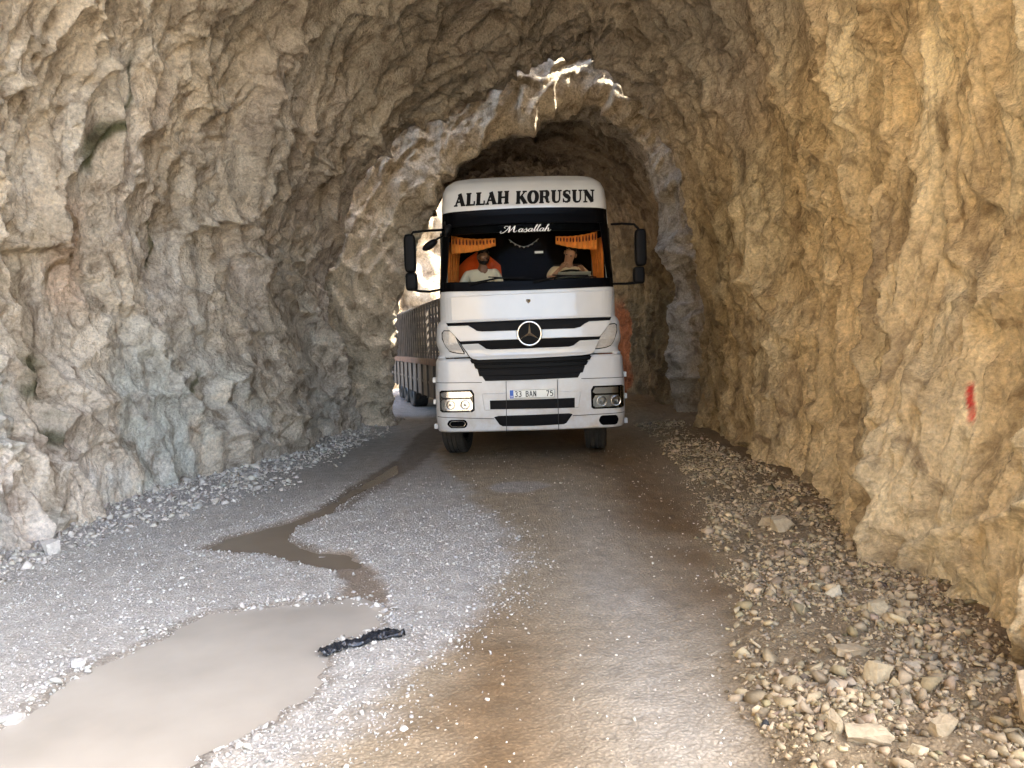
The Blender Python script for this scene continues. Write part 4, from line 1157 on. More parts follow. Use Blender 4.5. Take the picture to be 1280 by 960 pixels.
# fog lamps
for (X0, Y0, X1, Y1) in ((130, 757, 248, 802), (1002, 730, 1118, 783)):
    a = A8(X0, Y0); c = A8(X1, Y1); x0, x1, z1, z0 = a[0], c[0], a[1], c[1]; zc = (z0+z1)/2; hz = (z1-z0)/2
    tp = [(x0, zc+0.01), (x0+0.02, z1-0.012), (x0+0.05, z1), (x1-0.04, z1), (x1-0.015, z1-0.015), (x1, zc+0.01)]; bt = [(x0, zc-0.01), (x0+0.02, z0+0.02), (x0+0.05, z0), (x1-0.04, z0), (x1-0.015, z0+0.015), (x1, zc-0.01)]
    f_ = patch("fog_lamp", tp, bt, M_GLOSSB, off=0.008, thick=0.02, parent=truck, n=14, rows=4, bevel=0.003)
    if x0 < 0:
        mb = MB(); pts = [(x_, FY(x_, z_) - 0.016, z_) for x_, z_ in ((x0+0.03, zc), (x0+0.06, z1-0.02), (x1-0.05, z1-0.02), (x1-0.025, zc), (x1-0.05, z0+0.02), (x0+0.06, z0+0.02))]
        mb.tube(pts, 0.006, 6, closed=True); mb.build("trim_ring", M_CHROME, f_)
# corner lamps (grey, swept)
def corner(ptsT, ptsB):
    o = patch("corner_lamp", [A8(*p) for p in ptsT], [A8(*p) for p in ptsB], M_LENS, off=0.016, thick=0.03, parent=truck, n=20, rows=8, bevel=0.006)
    g = patch("lamp_gasket", [(A8(*p)[0] + dx, A8(*p)[1] + 0.012) for p, dx in zip(ptsT, [-0.012] + [0]*(len(ptsT)-2) + [0.012])], [(A8(*p)[0] + dx, A8(*p)[1] - 0.012) for p, dx in zip(ptsB, [-0.012] + [0]*(len(ptsB)-2) + [0.012])], M_BLACK, off=0.011, thick=0.03, parent=o, n=20, rows=6)
corner([(100, 262), (108, 246), (145, 247), (168, 262), (186, 300), (224, 371)], [(101, 285), (115, 325), (142, 360), (160, 366), (190, 371), (225, 374)])
corner([(984, 341), (1020, 258), (1040, 226), (1062, 210), (1098, 203), (1109, 212)], [(985, 345), (1020, 341), (1050, 335), (1074, 325), (1092, 300), (1110, 240)])

# star badge
bx, bz_ = A8(602, 260); by = FY(bx, bz_) - 0.07
mb = MB(); mb.lathe([(0.001, 0.0), (0.140, 0.0), (0.140, 0.06)], (bx, by, bz_), n=40); badge = mb.build("badge", M_GLOSSB, truck)
mb = MB(); mb.tube([(bx + 0.150*math.cos(a), by - 0.006, bz_ + 0.150*math.sin(a)) for a in np.linspace(0, 2*math.pi, 49)[:-1]], 0.014, 10, closed=True); mb.build("ring", M_CHROME, badge, smooth=True)
mb = MB()
for k in range(3):
    a = math.pi/2 + k*2*math.pi/3 - R(1)
    tip = (bx + 0.142*math.cos(a), by - 0.006, bz_ + 0.142*math.sin(a))
    l = (bx + 0.020*math.cos(a+math.pi/3), by - 0.004, bz_ + 0.020*math.sin(a+math.pi/3)); r_ = (bx + 0.020*math.cos(a-math.pi/3), by - 0.004, bz_ + 0.020*math.sin(a-math.pi/3)); c = (bx, by - 0.018, bz_)
    mb.add([tip, l, c, r_], [(0, 1, 2), (0, 2, 3)])
mb.build("star", M_CHROME, badge)
ex, ez = A8(596, 72); mb = MB(); ey = FY(ex, ez) - 0.034
mb.add([(ex-0.025, ey, ez+0.02), (ex+0.025, ey, ez+0.02), (ex+0.03, ey, ez-0.005), (ex, ey-0.004, ez-0.035), (ex-0.03, ey, ez-0.005), (ex, ey-0.012, ez)], [(0, 1, 5), (1, 2, 5), (2, 3, 5), (3, 4, 5), (4, 0, 5)]); mb.build("emblem", M_CHROME, truck)

# ---- lettering
def ell(cx_, cy_, rx, ry, a0, a1, n, w0=None, w1=None):
    out = []
    for k in range(n+1):
        a = R(a0 + (a1-a0)*k/n); c, s = math.cos(a), math.sin(a)
        out.append((cx_ + rx*c, cy_ + ry*s, (w0 if w0 is not None else 0.10) + ((w1 if w1 is not None else 0.18)*abs(c))))
    return out
def st(w, *p): return [(x, y, w) for x, y in p]
SL = {
 'A': (1.02, [st(.11, (.16, .02), (.50, .98)), st(.25, (.46, .99), (.82, .03)), st(.10, (.28, .33), (.72, .33)), st(.09, (.0, .045), (.34, .045)), st(.09, (.62, .045), (1.04, .045))]),
 'L': (.86, [st(.25, (.26, 0), (.26, 1)), st(.09, (.03, .955), (.50, .955)), st(.10, (.03, .05), (.80, .05)), st(.10, (.78, .0), (.78, .34))]),
 'H': (1.10, [st(.24, (.24, 0), (.24, 1)), st(.24, (.84, 0), (.84, 1)), st(.11, (.24, .51), (.84, .51)), st(.09, (.03, .955), (.46, .955)), st(.09, (.03, .045), (.46, .045)), st(.09, (.62, .955), (1.05, .955)), st(.09, (.62, .045), (1.05, .045))]),
 'K': (1.10, [st(.24, (.24, 0), (.24, 1)), st(.10, (.36, .42), (.84, .96)), st(.25, (.48, .58), (.90, .04)), st(.09, (.03, .955), (.46, .955)), st(.09, (.03, .045), (.46, .045)), st(.09, (.62, .955), (1.02, .955)), st(.09, (.66, .045), (1.10, .045))]),
 'O': (1.00, [ell(.48, .5, .36, .46, 0, 360, 28)]),
 'R': (1.06, [st(.24, (.24, 0), (.24, 1)), st(.10, (.24, .95), (.56, .95)) , ell(.56, .72, .22, .23, 90, -90, 12), st(.10, (.24, .49), (.56, .49)), [(.56, .48, .16), (.72, .36, .22), (.78, .12, .2), (.90, .04, .10), (1.0, .10, .06)], st(.09, (.03, .955), (.3, .955)), st(.09, (.03, .045), (.46, .045))]),
 'U': (1.04, [st(.24, (.26, .96), (.26, .34)), [(.26, .36, .24), (.29, .18, .22), (.40, .06, .14), (.54, .045, .11), (.70, .08, .11), (.80, .22, .11), (.82, .36, .11)], st(.11, (.82, .34), (.82, .96)), st(.09, (.03, .955), (.50, .955)), st(.09, (.64, .955), (1.02, .955))]),
 'S': (.84, [[(.70, .72, .08), (.66, .86, .08), (.54, .94, .10), (.36, .94, .12), (.20, .84, .20), (.19, .68, .24), (.34, .56, .27), (.52, .47, .27), (.64, .34, .24), (.62, .16, .20), (.46, .06, .12), (.30, .06, .10), (.16, .14, .08), (.11, .30, .08)], st(.08, (.70, .66), (.70, .98)), st(.08, (.11, .02), (.11, .34))]),
 'N': (1.12, [st(.11, (.22, .02), (.22, .98)), st(.26, (.22, .94), (.88, .06)), st(.11, (.90, .02), (.90, 1)), st(.09, (.0, .955), (.34, .955)), st(.09, (.03, .045), (.42, .045)), st(.09, (.70, .955), (1.08, .955))]),
 ' ': (.50, []),
}
W = .15
SN = {
 '3': (.62, [[(.08, .86, W), (.2, .95, W), (.36, .95, W), (.50, .84, W), (.50, .68, W), (.38, .55, W), (.22, .53, W)], [(.30, .54, W), (.44, .48, W), (.52, .34, W), (.48, .14, W), (.34, .06, W), (.18, .07, W), (.06, .18, W)]]),
 '7': (.62, [st(W, (.04, .93), (.56, .93)), st(W, (.52, .93), (.22, 0))]),
 '5': (.62, [st(W, (.52, .93), (.12, .93)), st(W, (.13, .93), (.10, .52)), [(.10, .54, W), (.26, .62, W), (.42, .58, W), (.52, .44, W), (.52, .24, W), (.42, .08, W), (.24, .05, W), (.08, .14, W)]]),
 'B': (.66, [st(W, (.10, 0), (.10, 1)), st(W, (.10, .93), (.34, .93)), ell(.34, .73, .17, .20, 90, -90, 8, W, 0), st(W, (.10, .52), (.34, .52)), ell(.34, .29, .20, .22, 90, -90, 8, W, 0), st(W, (.10, .07), (.34, .07))]),
 'A': (.66, [st(W, (.04, 0), (.30, 1)), st(W, (.30, 1), (.56, 0)), st(W*.8, (.14, .32), (.46, .32))]),
 'N': (.68, [st(W, (.10, 0), (.10, 1)), st(W, (.10, .98), (.52, .02)), st(W, (.52, 0), (.52, 1))]),
 'T': (.5, [st(W, (0, .93), (.46, .93)), st(W, (.23, 0), (.23, .93))]), 'R': (.6, [st(W, (.08, 0), (.08, 1)), ell(.28, .72, .18, .22, 90, -90, 8, W, 0), st(W, (.08, .93), (.3, .93)), st(W, (.08, .5), (.3, .5)), st(W, (.3, .5), (.5, 0))]),
 ' ': (.34, []),
}
def ribbon(pl):
    n = len(pl); L_, R_ = [], []
    closed = abs(pl[0][0]-pl[-1][0]) + abs(pl[0][1]-pl[-1][1]) < 1e-6
    for i in range(n):
        a = pl[max(i-1, 0)]; b = pl[min(i+1, n-1)]
        if closed and i in (0, n-1): a, b = pl[-2], pl[1]
        tx, ty = b[0]-a[0], b[1]-a[1]; l = math.hypot(tx, ty) or 1; nx_, ny_ = -ty/l, tx/l; h = pl[i][2]/2
        L_.append((pl[i][0]+nx_*h, pl[i][1]+ny_*h)); R_.append((pl[i][0]-nx_*h, pl[i][1]-ny_*h))
    return L_, R_
def write(name, text, glyphs, x0, z0, x1, z1, hgt, mat, parent, off, slant=0.0, yfun=None, gap=0.06, thin=1.0):
    yf = yfun or FY
    total = sum(glyphs[c][0] for c in text) + gap*(len(text)-1)
    k = math.hypot(x1-x0, z1-z0)/total; ux, uz = (x1-x0)/math.hypot(x1-x0, z1-z0), (z1-z0)/math.hypot(x1-x0, z1-z0)
    mb = MB(); cur = 0; j = 0
    for c in text:
        wd, strokes = glyphs[c]
        for s_ in strokes:
            j += 1
            # subdivide so that strokes follow the surface
            L_, R_ = ribbon([(p[0], p[1], p[2]*thin) for p in s_]); vs = []
            for p in [q for pr in zip(L_, R_) for q in pr]:
                lx = (cur + p[0])*k + slant*p[1]*hgt; lz = p[1]*hgt
                x = x0 + lx*ux - lz*uz*0.0; z = z0 + lx*uz + lz
                vs.append((x, yf(x, z) - off - 0.0003*(j % 7), z))
            mb.add(vs, [(2*i, 2*i+1, 2*i+3, 2*i+2) for i in range(len(L_)-1)])
        cur += wd + gap
    return mb.build(name, mat, parent)
dyr = 0.36
p0 = A2(310, 207, dyr); p1 = A2(557, 196, dyr); hh = 0.178
lt = write("lettering", "ALLAH", SL, p0[0], p0[1], p1[0], p1[1], hh, M_STICK, roof, 0.006, slant=0.06, thin=1.38, gap=0.02)
p0 = A2(584, 198, dyr); p1 = A2(938, 187, dyr)
write("lettering", "KORUSUN", SL, p0[0], p0[1], p1[0], p1[1], hh, M_STICK, roof, 0.006, slant=0.06, thin=1.38, gap=0.02)
# flowing script on the glass
def lo(c, w_=.07): return [(x, y, w) for x, y, w in c]
a_ = [[(.50, .46, .05), (.34, .54, .07), (.14, .42, .11), (.08, .20, .12), (.20, .03, .08), (.36, .10, .06), (.50, .34, .07)], [(.54, .52, .10), (.46, .20, .12), (.48, .06, .08), (.60, .06, .05), (.74, .22, .04)]]
SC = {
 'M': (1.75, [[(-.30, .28, .05), (-.42, .10, .06), (-.30, -.06, .07), (.0, -.02, .07), (.35, .40, .08), (.62, 1.02, .09)], [(.10, .66, .05), (-.05, .85, .06), (.10, 1.02, .06), (.35, .98, .05), (.45, .85, .04)], [(.62, 1.02, .10), (.66, .50, .16), (.64, .0, .12)], [(.64, .0, .06), (.95, .55, .07), (1.22, 1.02, .08)], [(1.22, 1.02, .10), (1.20, .50, .16), (1.24, .12, .12), (1.36, .02, .08), (1.52, .12, .05), (1.62, .28, .04)]]),
 'a': (.66, a_),
 's': (.52, [[(-.04, .22, .04), (.20, .40, .05), (.32, .60, .07), (.36, .40, .11), (.44, .20, .12), (.34, .02, .09), (.14, .0, .06), (.08, .08, .06)], [(.38, .03, .05), (.56, .20, .04)]]),
 'l': (.36, [[(-.06, .20, .04), (.22, .62, .06), (.40, .98, .07), (.38, 1.14, .06), (.28, 1.06, .08), (.18, .60, .12), (.14, .18, .12), (.20, .03, .08), (.34, .10, .05), (.42, .24, .04)]]),
 'h': (.72, [[(-.06, .20, .04), (.22, .62, .06), (.40, .98, .07), (.38, 1.14, .06), (.28, 1.06, .08), (.16, .50, .12), (.08, .0, .12)], [(.10, .20, .05), (.30, .50, .07), (.44, .50, .09), (.46, .32, .12), (.44, .10, .10), (.52, .0, .07), (.68, .08, .05), (.80, .26, .04)]]),
}
p0 = A2(530, 322, 0.22); p1 = A2(738, 314, 0.22)
write("lettering", "Masallah", SC, p0[0], p0[1], p1[0], p1[1], 0.085, M_WSTICK, ws_, 0.006, slant=0.30, gap=0.0, thin=1.15)

# number plate
q0 = A8(488, 640); q1 = A8(748, 569)
px0, pz0 = A8(489, 637); px1, _z = A8(747, 624); pz1 = A8(489, 576)[1]
ph = 0.115; pw = px1 - px0; dz = 0.0
def PY(x, z): return FY(0.0, 0.95) - 0.022
cxp = (px0+px1)/2; czp = (A8(489, 608)[1] + A8(747, 598)[1])/2
mb = MB(); mb.box(cxp-pw/2, cxp+pw/2, PY(0, 0)-0.004, PY(0, 0)+0.02, czp-ph/2, czp+ph/2); plate = mb.build("number_plate", M_PLATE, truck, bevel=0.004)
mb = MB(); y_ = PY(0, 0)-0.0062; e_ = 0.005
for (a, b_, c, d) in ((cxp-pw/2+e_, cxp+pw/2-e_, czp+ph/2-e_-0.004, czp+ph/2-e_), (cxp-pw/2+e_, cxp+pw/2-e_, czp-ph/2+e_, czp-ph/2+e_+0.004), (cxp+pw/2-e_-0.004, cxp+pw/2-e_, czp-ph/2+e_, czp+ph/2-e_)):
    mb.box(a, b_, y_-0.0005, y_+0.001, c, d)
mb.build("plate_border", M_STICK, plate)
mb = MB(); mb.box(cxp-pw/2+0.004, cxp-pw/2+0.052, y_-0.0008, y_+0.001, czp-ph/2+0.004, czp+ph/2-0.004); mb.build("blue_strip", M_BLUE, plate)
zz = czp - 0.037; fy = lambda x, z: y_
for txt, xa, xb in (("33", 0.065, 0.155), ("BAN", 0.205, 0.345), ("75", 0.465, 0.555)):
    sc_ = pw/0.575
    write("plate_text", txt, SN, cxp-pw/2+xa*sc_, zz, cxp-pw/2+xb*sc_, zz, 0.074, M_STICK, plate, 0.0025, yfun=fy, gap=0.10)
write("plate_text", "TR", SN, cxp-pw/2+0.012, czp-ph/2+0.016, cxp-pw/2+0.045, czp-ph/2+0.016, 0.022, M_WSTICK, plate, 0.0035, yfun=fy, gap=0.10)

# ---- mirrors
def mirror(s, big, small, arm_top, arm_bot, d=-0.05):
    rt = empty("mirror"); rt.parent = truck
    for (X0, Y0, X1, Y1), nm in ((big, "mirror_housing"), (small, "wide_mirror_housing")):
        a = A2(X0, Y0, 0.1); c = A2(X1, Y1, 0.1)
        mb = MB(); cxm, czm = (a[0]+c[0])/2, (a[1]+c[1])/2; hw, hz = abs(c[0]-a[0])/2, abs(a[1]-c[1])/2
        prof_ = []
        n = 20; rings = []
        for j, (yy, sc_) in enumerate(((-0.02, 0.55), (-0.015, 0.85), (0.0, 0.97), (0.04, 1.0), (0.09, 0.98), (0.10, 0.94))):
            ring = []
            for k in range(n):
                a_ = 2*math.pi*k/n; cc_, ss_ = math.cos(a_), math.sin(a_)
                ring.append((cxm + hw*sc_*math.copysign(abs(cc_)**0.45, cc_), 0.02 + yy, czm + hz*(1-(1-sc_)*hw/hz)*math.copysign(abs(ss_)**0.35, ss_)))
            rings.append(ring)
        vs = [p for r_ in rings for p in r_]; fs = [(i*n+k, i*n+(k+1) % n, (i+1)*n+(k+1) % n, (i+1)*n+k) for i in range(5) for k in range(n)] + [tuple(range(n))[::-1]]
        mb.add(vs, fs); ho = mb.build(nm, M_BLACK, rt, smooth=True)
        mb = MB(); mb.add([rings[5][k] for k in range(n)], [tuple(range(n))]); mb.build("mirror_glass", M_CHROME, ho)
    for pts in (arm_top, arm_bot):
        mb = MB(); pp = []
        for (X, Y, yy) in pts:
            x, z = A2(X, Y, 0.1); pp.append((x, yy, z))
        mb.tube(pp, 0.017, 8); mb.build("mirror_arm", M_BLACK, rt, smooth=True)
mirror(-1, (88, 333, 147, 502), (97, 503, 152, 582), [(122, 336, 0.08), (130, 322, 0.08), (180, 314, 0.12), (262, 300, 0.3)], [(125, 575, 0.08), (150, 582, 0.10), (200, 584, 0.15), (250, 570, 0.30)])
mirror(1, (1110, 309, 1165, 472), (1104, 476, 1156, 550), [(1020, 275, 0.3), (1060, 280, 0.15), (1110, 287, 0.08), (1134, 312, 0.08)], [(1030, 545, 0.30), (1075, 549, 0.14), (1120, 546, 0.08), (1130, 540, 0.08)])
# kerb and front mirrors near the left pillar
def small_mirror(c, rx, rz_, tilt, arm):
    mb = MB(); n = 16; X, Z = A2(c[0], c[1], 0.0)
    pts = []
    for i, (yy, sc_) in enumerate(((-0.05, 0.3), (-0.04, 0.75), (0, 1.0), (0.05, 0.95))):
        for k in range(n):
            a = 2*math.pi*k/n; x = rx*sc_*math.cos(a); z = rz_*sc_*math.sin(a)
            pts.append((X + x*math.cos(tilt) - z*math.sin(tilt), c[2]+yy, Z + x*math.sin(tilt) + z*math.cos(tilt)))
    mb.add(pts, [(i*n+k, i*n+(k+1) % n, (i+1)*n+(k+1) % n, (i+1)*n+k) for i in range(3) for k in range(n)] + [tuple(range(n))[::-1], tuple(3*n+k for k in range(n))])
    o = mb.build("kerb_mirror", M_BLACK, truck, smooth=True)
    mb = MB(); mb.tube([(A2(x, y_, 0.0)[0], yy, A2(x, y_, 0.0)[1]) for x, y_, yy in arm], 0.014, 7); mb.build("mirror_arm", M_BLACK, o, smooth=True)
small_mirror((205, 378, -0.02), 0.115, 0.05, R(32), [(205, 378, 0.0), (235, 345, 0.1), (262, 320, 0.28)])
small_mirror((285, 318, -0.10), 0.085, 0.045, R(65), [(285, 318, -0.08), (268, 285, 0.05), (262, 262, 0.28)])

# ---- wheels (front axle steered a little)
def wheel(name, x, y, r, wd, steer, parent, twin=False):
    e = empty(name); e.parent = parent; e.location = (x, y, r - 0.01); e.rotation_euler = (0, 0, steer)
    mb = MB(); hw = wd/2
    mb.lathe([(r*0.60, -hw*0.8), (r*0.72, -hw), (r*0.93, -hw), (r*0.985, -hw*0.85), (r, -hw*0.7), (r, -hw*0.52), (r-0.014, -hw*0.50), (r-0.014, -hw*0.42), (r, -hw*0.40), (r, -hw*0.12), (r-0.014, -hw*0.10), (r-0.014, hw*0.0), (r, hw*0.02), (r, hw*0.30), (r-0.014, hw*0.32), (r-0.014, hw*0.40), (r, hw*0.42), (r, hw*0.7), (r*0.985, hw*0.85), (r*0.93, hw), (r*0.72, hw), (r*0.60, hw*0.8)], (0, 0, 0), axis='x', n=56)
    mb.build("tyre", M_RUB, e, smooth=False)
    mb = MB(); s = 1 if x > 0 else -1
    mb.lathe([(r*0.60, -hw*0.8), (r*0.60, hw*0.8)], (0, 0, 0), axis='x', n=40); mb.lathe([(r*0.60, s*hw*0.7), (r*0.45, s*hw*0.1), (r*0.22, s*hw*0.15), (r*0.20, s*hw*0.6), (0.002, s*hw*0.65)], (0, 0, 0), axis='x', n=40)
    mb.build("rim", M_DARKCH, e, smooth=True)
wheel("wheel", -1.05, 1.38, 0.50, 0.30, R(-8), truck); wheel("wheel", 0.98, 1.38, 0.50, 0.30, R(-8), truck)
wheel("wheel", -0.92, 5.0, 0.50, 0.52, 0, truck); wheel("wheel", 0.92, 5.0, 0.50, 0.52, 0, truck)
mb = MB()
for s in (-1, 1): mb.box(min(s*0.34, s*0.42), max(s*0.34, s*0.42), 0.35, 5.9, 0.72, 1.0)
mb.box(-0.85, 0.85, 1.30, 1.46, 0.46, 0.58); mb.box(-0.85, 0.85, 4.92, 5.08, 0.42, 0.60); mb.box(-0.42, 0.42, 0.30, 0.5, 0.66, 0.9); mb.box(-0.42, 0.42, 5.7, 5.9, 0.72, 1.0)
mb.box(-0.4, 0.4, 0.9, 2.0, 0.62, 1.40)
mb.build("chassis", M_CHAS, truck)
for s in (-1, 1):
    mb = MB(); n = 14; pts = []
    for k in range(n+1):
        a = math.pi*k/n; pts.append((0.60*math.cos(a), 0.60*math.sin(a)))
    vs = [(s*xx, 1.38 + c, 0.50 + z) for (c, z) in pts for xx in (0.80, 1.19)]
    mb.add(vs, [(2*i, 2*i+1, 2*i+3, 2*i+2) for i in range(n)]); solid(mb.build("mudguard", M_BLACK, truck), 0.015)
    mb = MB(); mb.lathe([(0.001, 0), (0.29, 0), (0.31, 0.02), (0.31, 0.9), (0.29, 0.92), (0.001, 0.92)], (s*0.80, 2.45, 0.78), axis='y', n=30); mb.build("fuel_tank", M_CHAS, truck, smooth=True)

# ---- cab interior
mb = MB(); n = 20; vs = []
for i in range(n+1):
    x = -1.05 + 2.1*i/n
    bulge = 0.05*math.exp(-((x-0.62)/0.25)**2)
    for (yy, zz_) in ((FY(x, 2.3)+0.05, 2.27), (FY(x, 2.3)+0.12, 2.36+bulge*0.5), (0.62, 2.40+bulge), (0.74, 2.33), (0.78, 1.7)): vs.append((x, yy, zz_))
mb.add(vs, [(i*5+k, i*5+k+1, (i+1)*5+k+1, (i+1)*5+k) for i in range(n) for k in range(4)])
mb.build("dashboard", M_LINE, truck, smooth=True)
def seat(x):
    e = empty("cab_seat"); e.parent = truck; e.location = (x, 1.12, 0)
    mb = MB(); mb.box(-0.26, 0.26, -0.26, 0.26, 1.92, 2.06); mb.build("seat_cushion", M_SEAT, e, bevel=0.05, seg=3)
    mb = MB(); mb.add([(-0.25, 0.22, 2.04), (0.25, 0.22, 2.04), (0.22, 0.36, 2.72), (-0.22, 0.36, 2.72), (-0.25, 0.36, 2.04), (0.25, 0.36, 2.04), (0.22, 0.46, 2.72), (-0.22, 0.46, 2.72)], [(0, 1, 2, 3), (5, 4, 7, 6), (1, 5, 6, 2), (4, 0, 3, 7), (3, 2, 6, 7), (4, 5, 1, 0)])
    mb.build("backrest", M_SEAT, e, bevel=0.04, seg=3)
    mb = MB(); mb.box(-0.15, 0.15, -0.15, 0.15, 1.60, 1.92); mb.build("pedestal", M_LINE, e)
    return e
s1 = seat(-0.66); s2 = seat(0.64)
# orange cloth thrown over the passenger backrest: bulging folded sheet
def cloth(pts_fn, nu, nv_, name, mat, parent, th=0.006):
    vs = [pts_fn(i/(nu-1), j/(nv_-1)) for j in range(nv_) for i in range(nu)]
    mb = MB(); mb.add(vs, [(j*nu+i, j*nu+i+1, (j+1)*nu+i+1, (j+1)*nu+i) for j in range(nv_-1) for i in range(nu-1)])
    return solid(mb.build(name, mat, parent, smooth=True), th, 0)
def orange_fn(u, v):
    w_ = 0.37 - 0.06*v; x = (u-0.5)*2*w_
    top = 2.93 - 0.20*abs(u-0.5)**1.5*2.8
    z = 2.05 + (top-2.05)*v
    y = 0.20 + 0.12*v + 0.10*(2*abs(u-0.5))**3 + 0.02*math.sin(u*14+v*3) + 0.02*mnoise.noise(Vector((u*5, v*5, 0)))
    return (x, y, z)
cloth(orange_fn, 30, 24, "seat_throw", M_ORANGE, s1)
# fringed pelmets
def pelmet(xa, xb, z_in, z_out, flip):
    def zt(u): return z_out + (z_in - z_out)*u
    def f(u, v):
        x = xa + (xb-xa)*u; sag = 0.05*math.sin(math.pi*u)
        z = (3.06 - sag*0.5) - v*(0.17 - 0.10*u)*1.4 - 0.05*u
        return (x, 0.62 + 0.018*math.sin(u*46) + 0.03*v, z)
    o = cloth(f, 60, 10, "curtain", M_RED, truck)
    mb = MB(); n = 13
    for k in range(n):
        u = (k+0.5)/n; p = f(u, 0.35); q = f(u, 0.02)
        mb.tube([(q[0], q[1]-0.03, q[2]-0.02), (p[0], p[1]-0.035, p[2]), (p[0], p[1]-0.035, p[2]-0.03)], [0.006, 0.012, 0.008], 6)
    mb.build("fringe", M_FRINGE, o)
pelmet(-1.00, -0.40, 0, 0, False); pelmet(0.98, 0.42, 0, 0, True)
def drape(x0, x1, s):
    def f(u, v):
        return (x0 + (x1-x0)*u*(1-0.35*math.sin(math.pi*v*0.6)), 0.72 + 0.5*u + 0.03*math.sin(u*30), 3.0 - 0.62*v)
    cloth(f, 40, 14, "side_curtain", M_RED, truck)
drape(-1.07, -0.90, -1); drape(1.07, 0.93, 1)
# bead string and small tag hanging behind the glass
mb = MB(); pts = [(-0.22 + 0.40*i/14, 0.42, 2.96 - 0.10*math.sin(math.pi*i/14)) for i in range(15)]
mb.tube(pts, 0.004, 5)
for p in pts[1::2]: mb.lathe([(0.001, -0.012), (0.010, -0.006), (0.012, 0), (0.010, 0.006), (0.001, 0.012)], (p[0], p[1], p[2]-0.012), axis='z', n=8)
mb.build("bead_string", M_CHROME, truck)
x_, z_ = A2(688, 411, 0.25); mb = MB(); mb.box(x_-0.055, x_+0.055, FY(x_, z_)+0.012, FY(x_, z_)+0.016, z_-0.014, z_+0.014); mb.build("windscreen_sticker", M_WSTICK, ws_)
# papers on the dashboard
mb = MB(); mb.add([(0.42, 0.44, 2.44), (0.86, 0.46, 2.44), (0.86, 0.36, 2.50), (0.42, 0.34, 2.50), (0.42, 0.56, 2.43), (0.86, 0.58, 2.43)], [(3, 2, 1, 0), (0, 1, 5, 4)]); 
pp = solid(mb.build("paper", M_PAPER, None), 0.004); pp.location = truck.location
tag(pp, "grey sheet of paper lying on the lorry's dashboard before the driver", "paper")
# steering wheel
sw = empty("steering_wheel"); sw.parent = truck; sw.location = (0.62, 0.84, 2.44); sw.rotation_euler = (R(-28), 0, 0)
mb = MB(); mb.tube([(0.225*math.cos(a), 0.225*math.sin(a), 0) for a in np.linspace(0, 2*math.pi, 41)[:-1]], 0.016, 8, closed=True); mb.build("wheel_rim", M_BLACK, sw, smooth=True)
mb = MB(); mb.lathe([(0.001, 0.02), (0.06, 0.015), (0.07, -0.02), (0.001, -0.03)], (0, 0, 0), axis='z', n=20)
for a in (R(0), R(180), R(250), R(290)): mb.tube([(0.05*math.cos(a), 0.05*math.sin(a), 0), (0.22*math.cos(a), 0.22*math.sin(a), 0)], 0.012, 6)
mb.build("hub", M_BLACK, sw)

# ================================================================== TRAILER
YAW = R(15)
trailer = empty("trailer", (TX + 0.05, D0 + 2.95, 0), YAW)
tag(trailer, "weathered slat sided cargo trailer hitched behind the white lorry", "trailer")
M_TRW = simple("grey weathered rails", (0.12, 0.10, 0.08), 0.8, var=0.3, scale=6, bump=0.2, bscale=40)
M_TRD = simple("dark trailer side", (0.075, 0.065, 0.055), 0.75, var=0.4, scale=4, bump=0.2, bscale=30)
M_RUST = simple("rusty beam", (0.09, 0.045, 0.03), 0.8, var=0.4, scale=7, bump=0.3, bscale=40)
Lt, hw = 10.8, 1.22
mb = MB(); mb.box(-hw, hw, 0, Lt, 1.20, 1.26); mb.build("deck", M_TRD, trailer)
mb = MB()
for s in (-1, 1): mb.box(min(s*(hw-0.06), s*(hw+0.03)), max(s*(hw-0.06), s*(hw+0.03)), -0.02, Lt+0.02, 1.18, 1.31)
mb.build("floor_beam", M_RUST, trailer, bevel=0.01)
for s in (-1, 1):
    mb = MB()
    for z in np.arange(1.42, 2.34, 0.15): mb.box(min(s*(hw-0.035), s*(hw-0.012)), max(s*(hw-0.035), s*(hw-0.012)), 0.0, Lt, z-0.018, z+0.018)
    mb.box(min(s*(hw-0.05), s*hw), max(s*(hw-0.05), s*hw), 0, Lt, 2.36, 2.43)
    r_ = mb.build("side_rails", M_TRW, trailer)
    mb = MB()
    for y_ in np.arange(0.05, Lt, 0.36): mb.box(min(s*(hw-0.01), s*(hw+0.03)), max(s*(hw-0.01), s*(hw+0.03)), y_-0.03, y_+0.03, 1.315, 2.40)
    mb.build("stakes", M_TRW, r_)
    mb = MB(); mb.box(min(s*(hw-0.08), s*(hw-0.03)), max(s*(hw-0.08), s*(hw-0.03)), 1.6, 10.4, 0.52, 1.17)
    for y_ in np.arange(1.7, 10.4, 0.8): mb.box(min(s*(hw-0.03), s*(hw+0.005)), max(s*(hw-0.03), s*(hw+0.005)), y_-0.03, y_+0.03, 0.5, 1.17)
    mb.box(min(s*(hw-0.03), s*(hw-0.01)), max(s*(hw-0.03), s*(hw-0.01)), 1.6, 10.4, 0.80, 0.85)
    mb.build("side_guard", M_TRD, trailer)
    for y_ in (7.4, 8.6, 9.8): wheel("wheel", s*(hw-0.40), y_, 0.50, 0.38, 0, trailer)
mb = MB(); mb.box(-hw, hw, -0.05, 0.0, 1.2, 2.55); mb.build("headboard", M_TRD, trailer)
mb = MB()
for z in (1.45, 1.75, 2.05, 2.35): mb.box(-hw, hw, Lt, Lt+0.03, z-0.06, z+0.06)
for x_ in (-1.1, 0, 1.1): mb.box(x_-0.04, x_+0.04, Lt+0.03, Lt+0.06, 1.2, 2.42)
mb.build("tailgate", M_TRW, trailer)
mb = MB()
for s in (-1, 1): mb.box(min(s*0.4, s*0.5), max(s*0.4, s*0.5), 0.2, Lt, 0.92, 1.19)
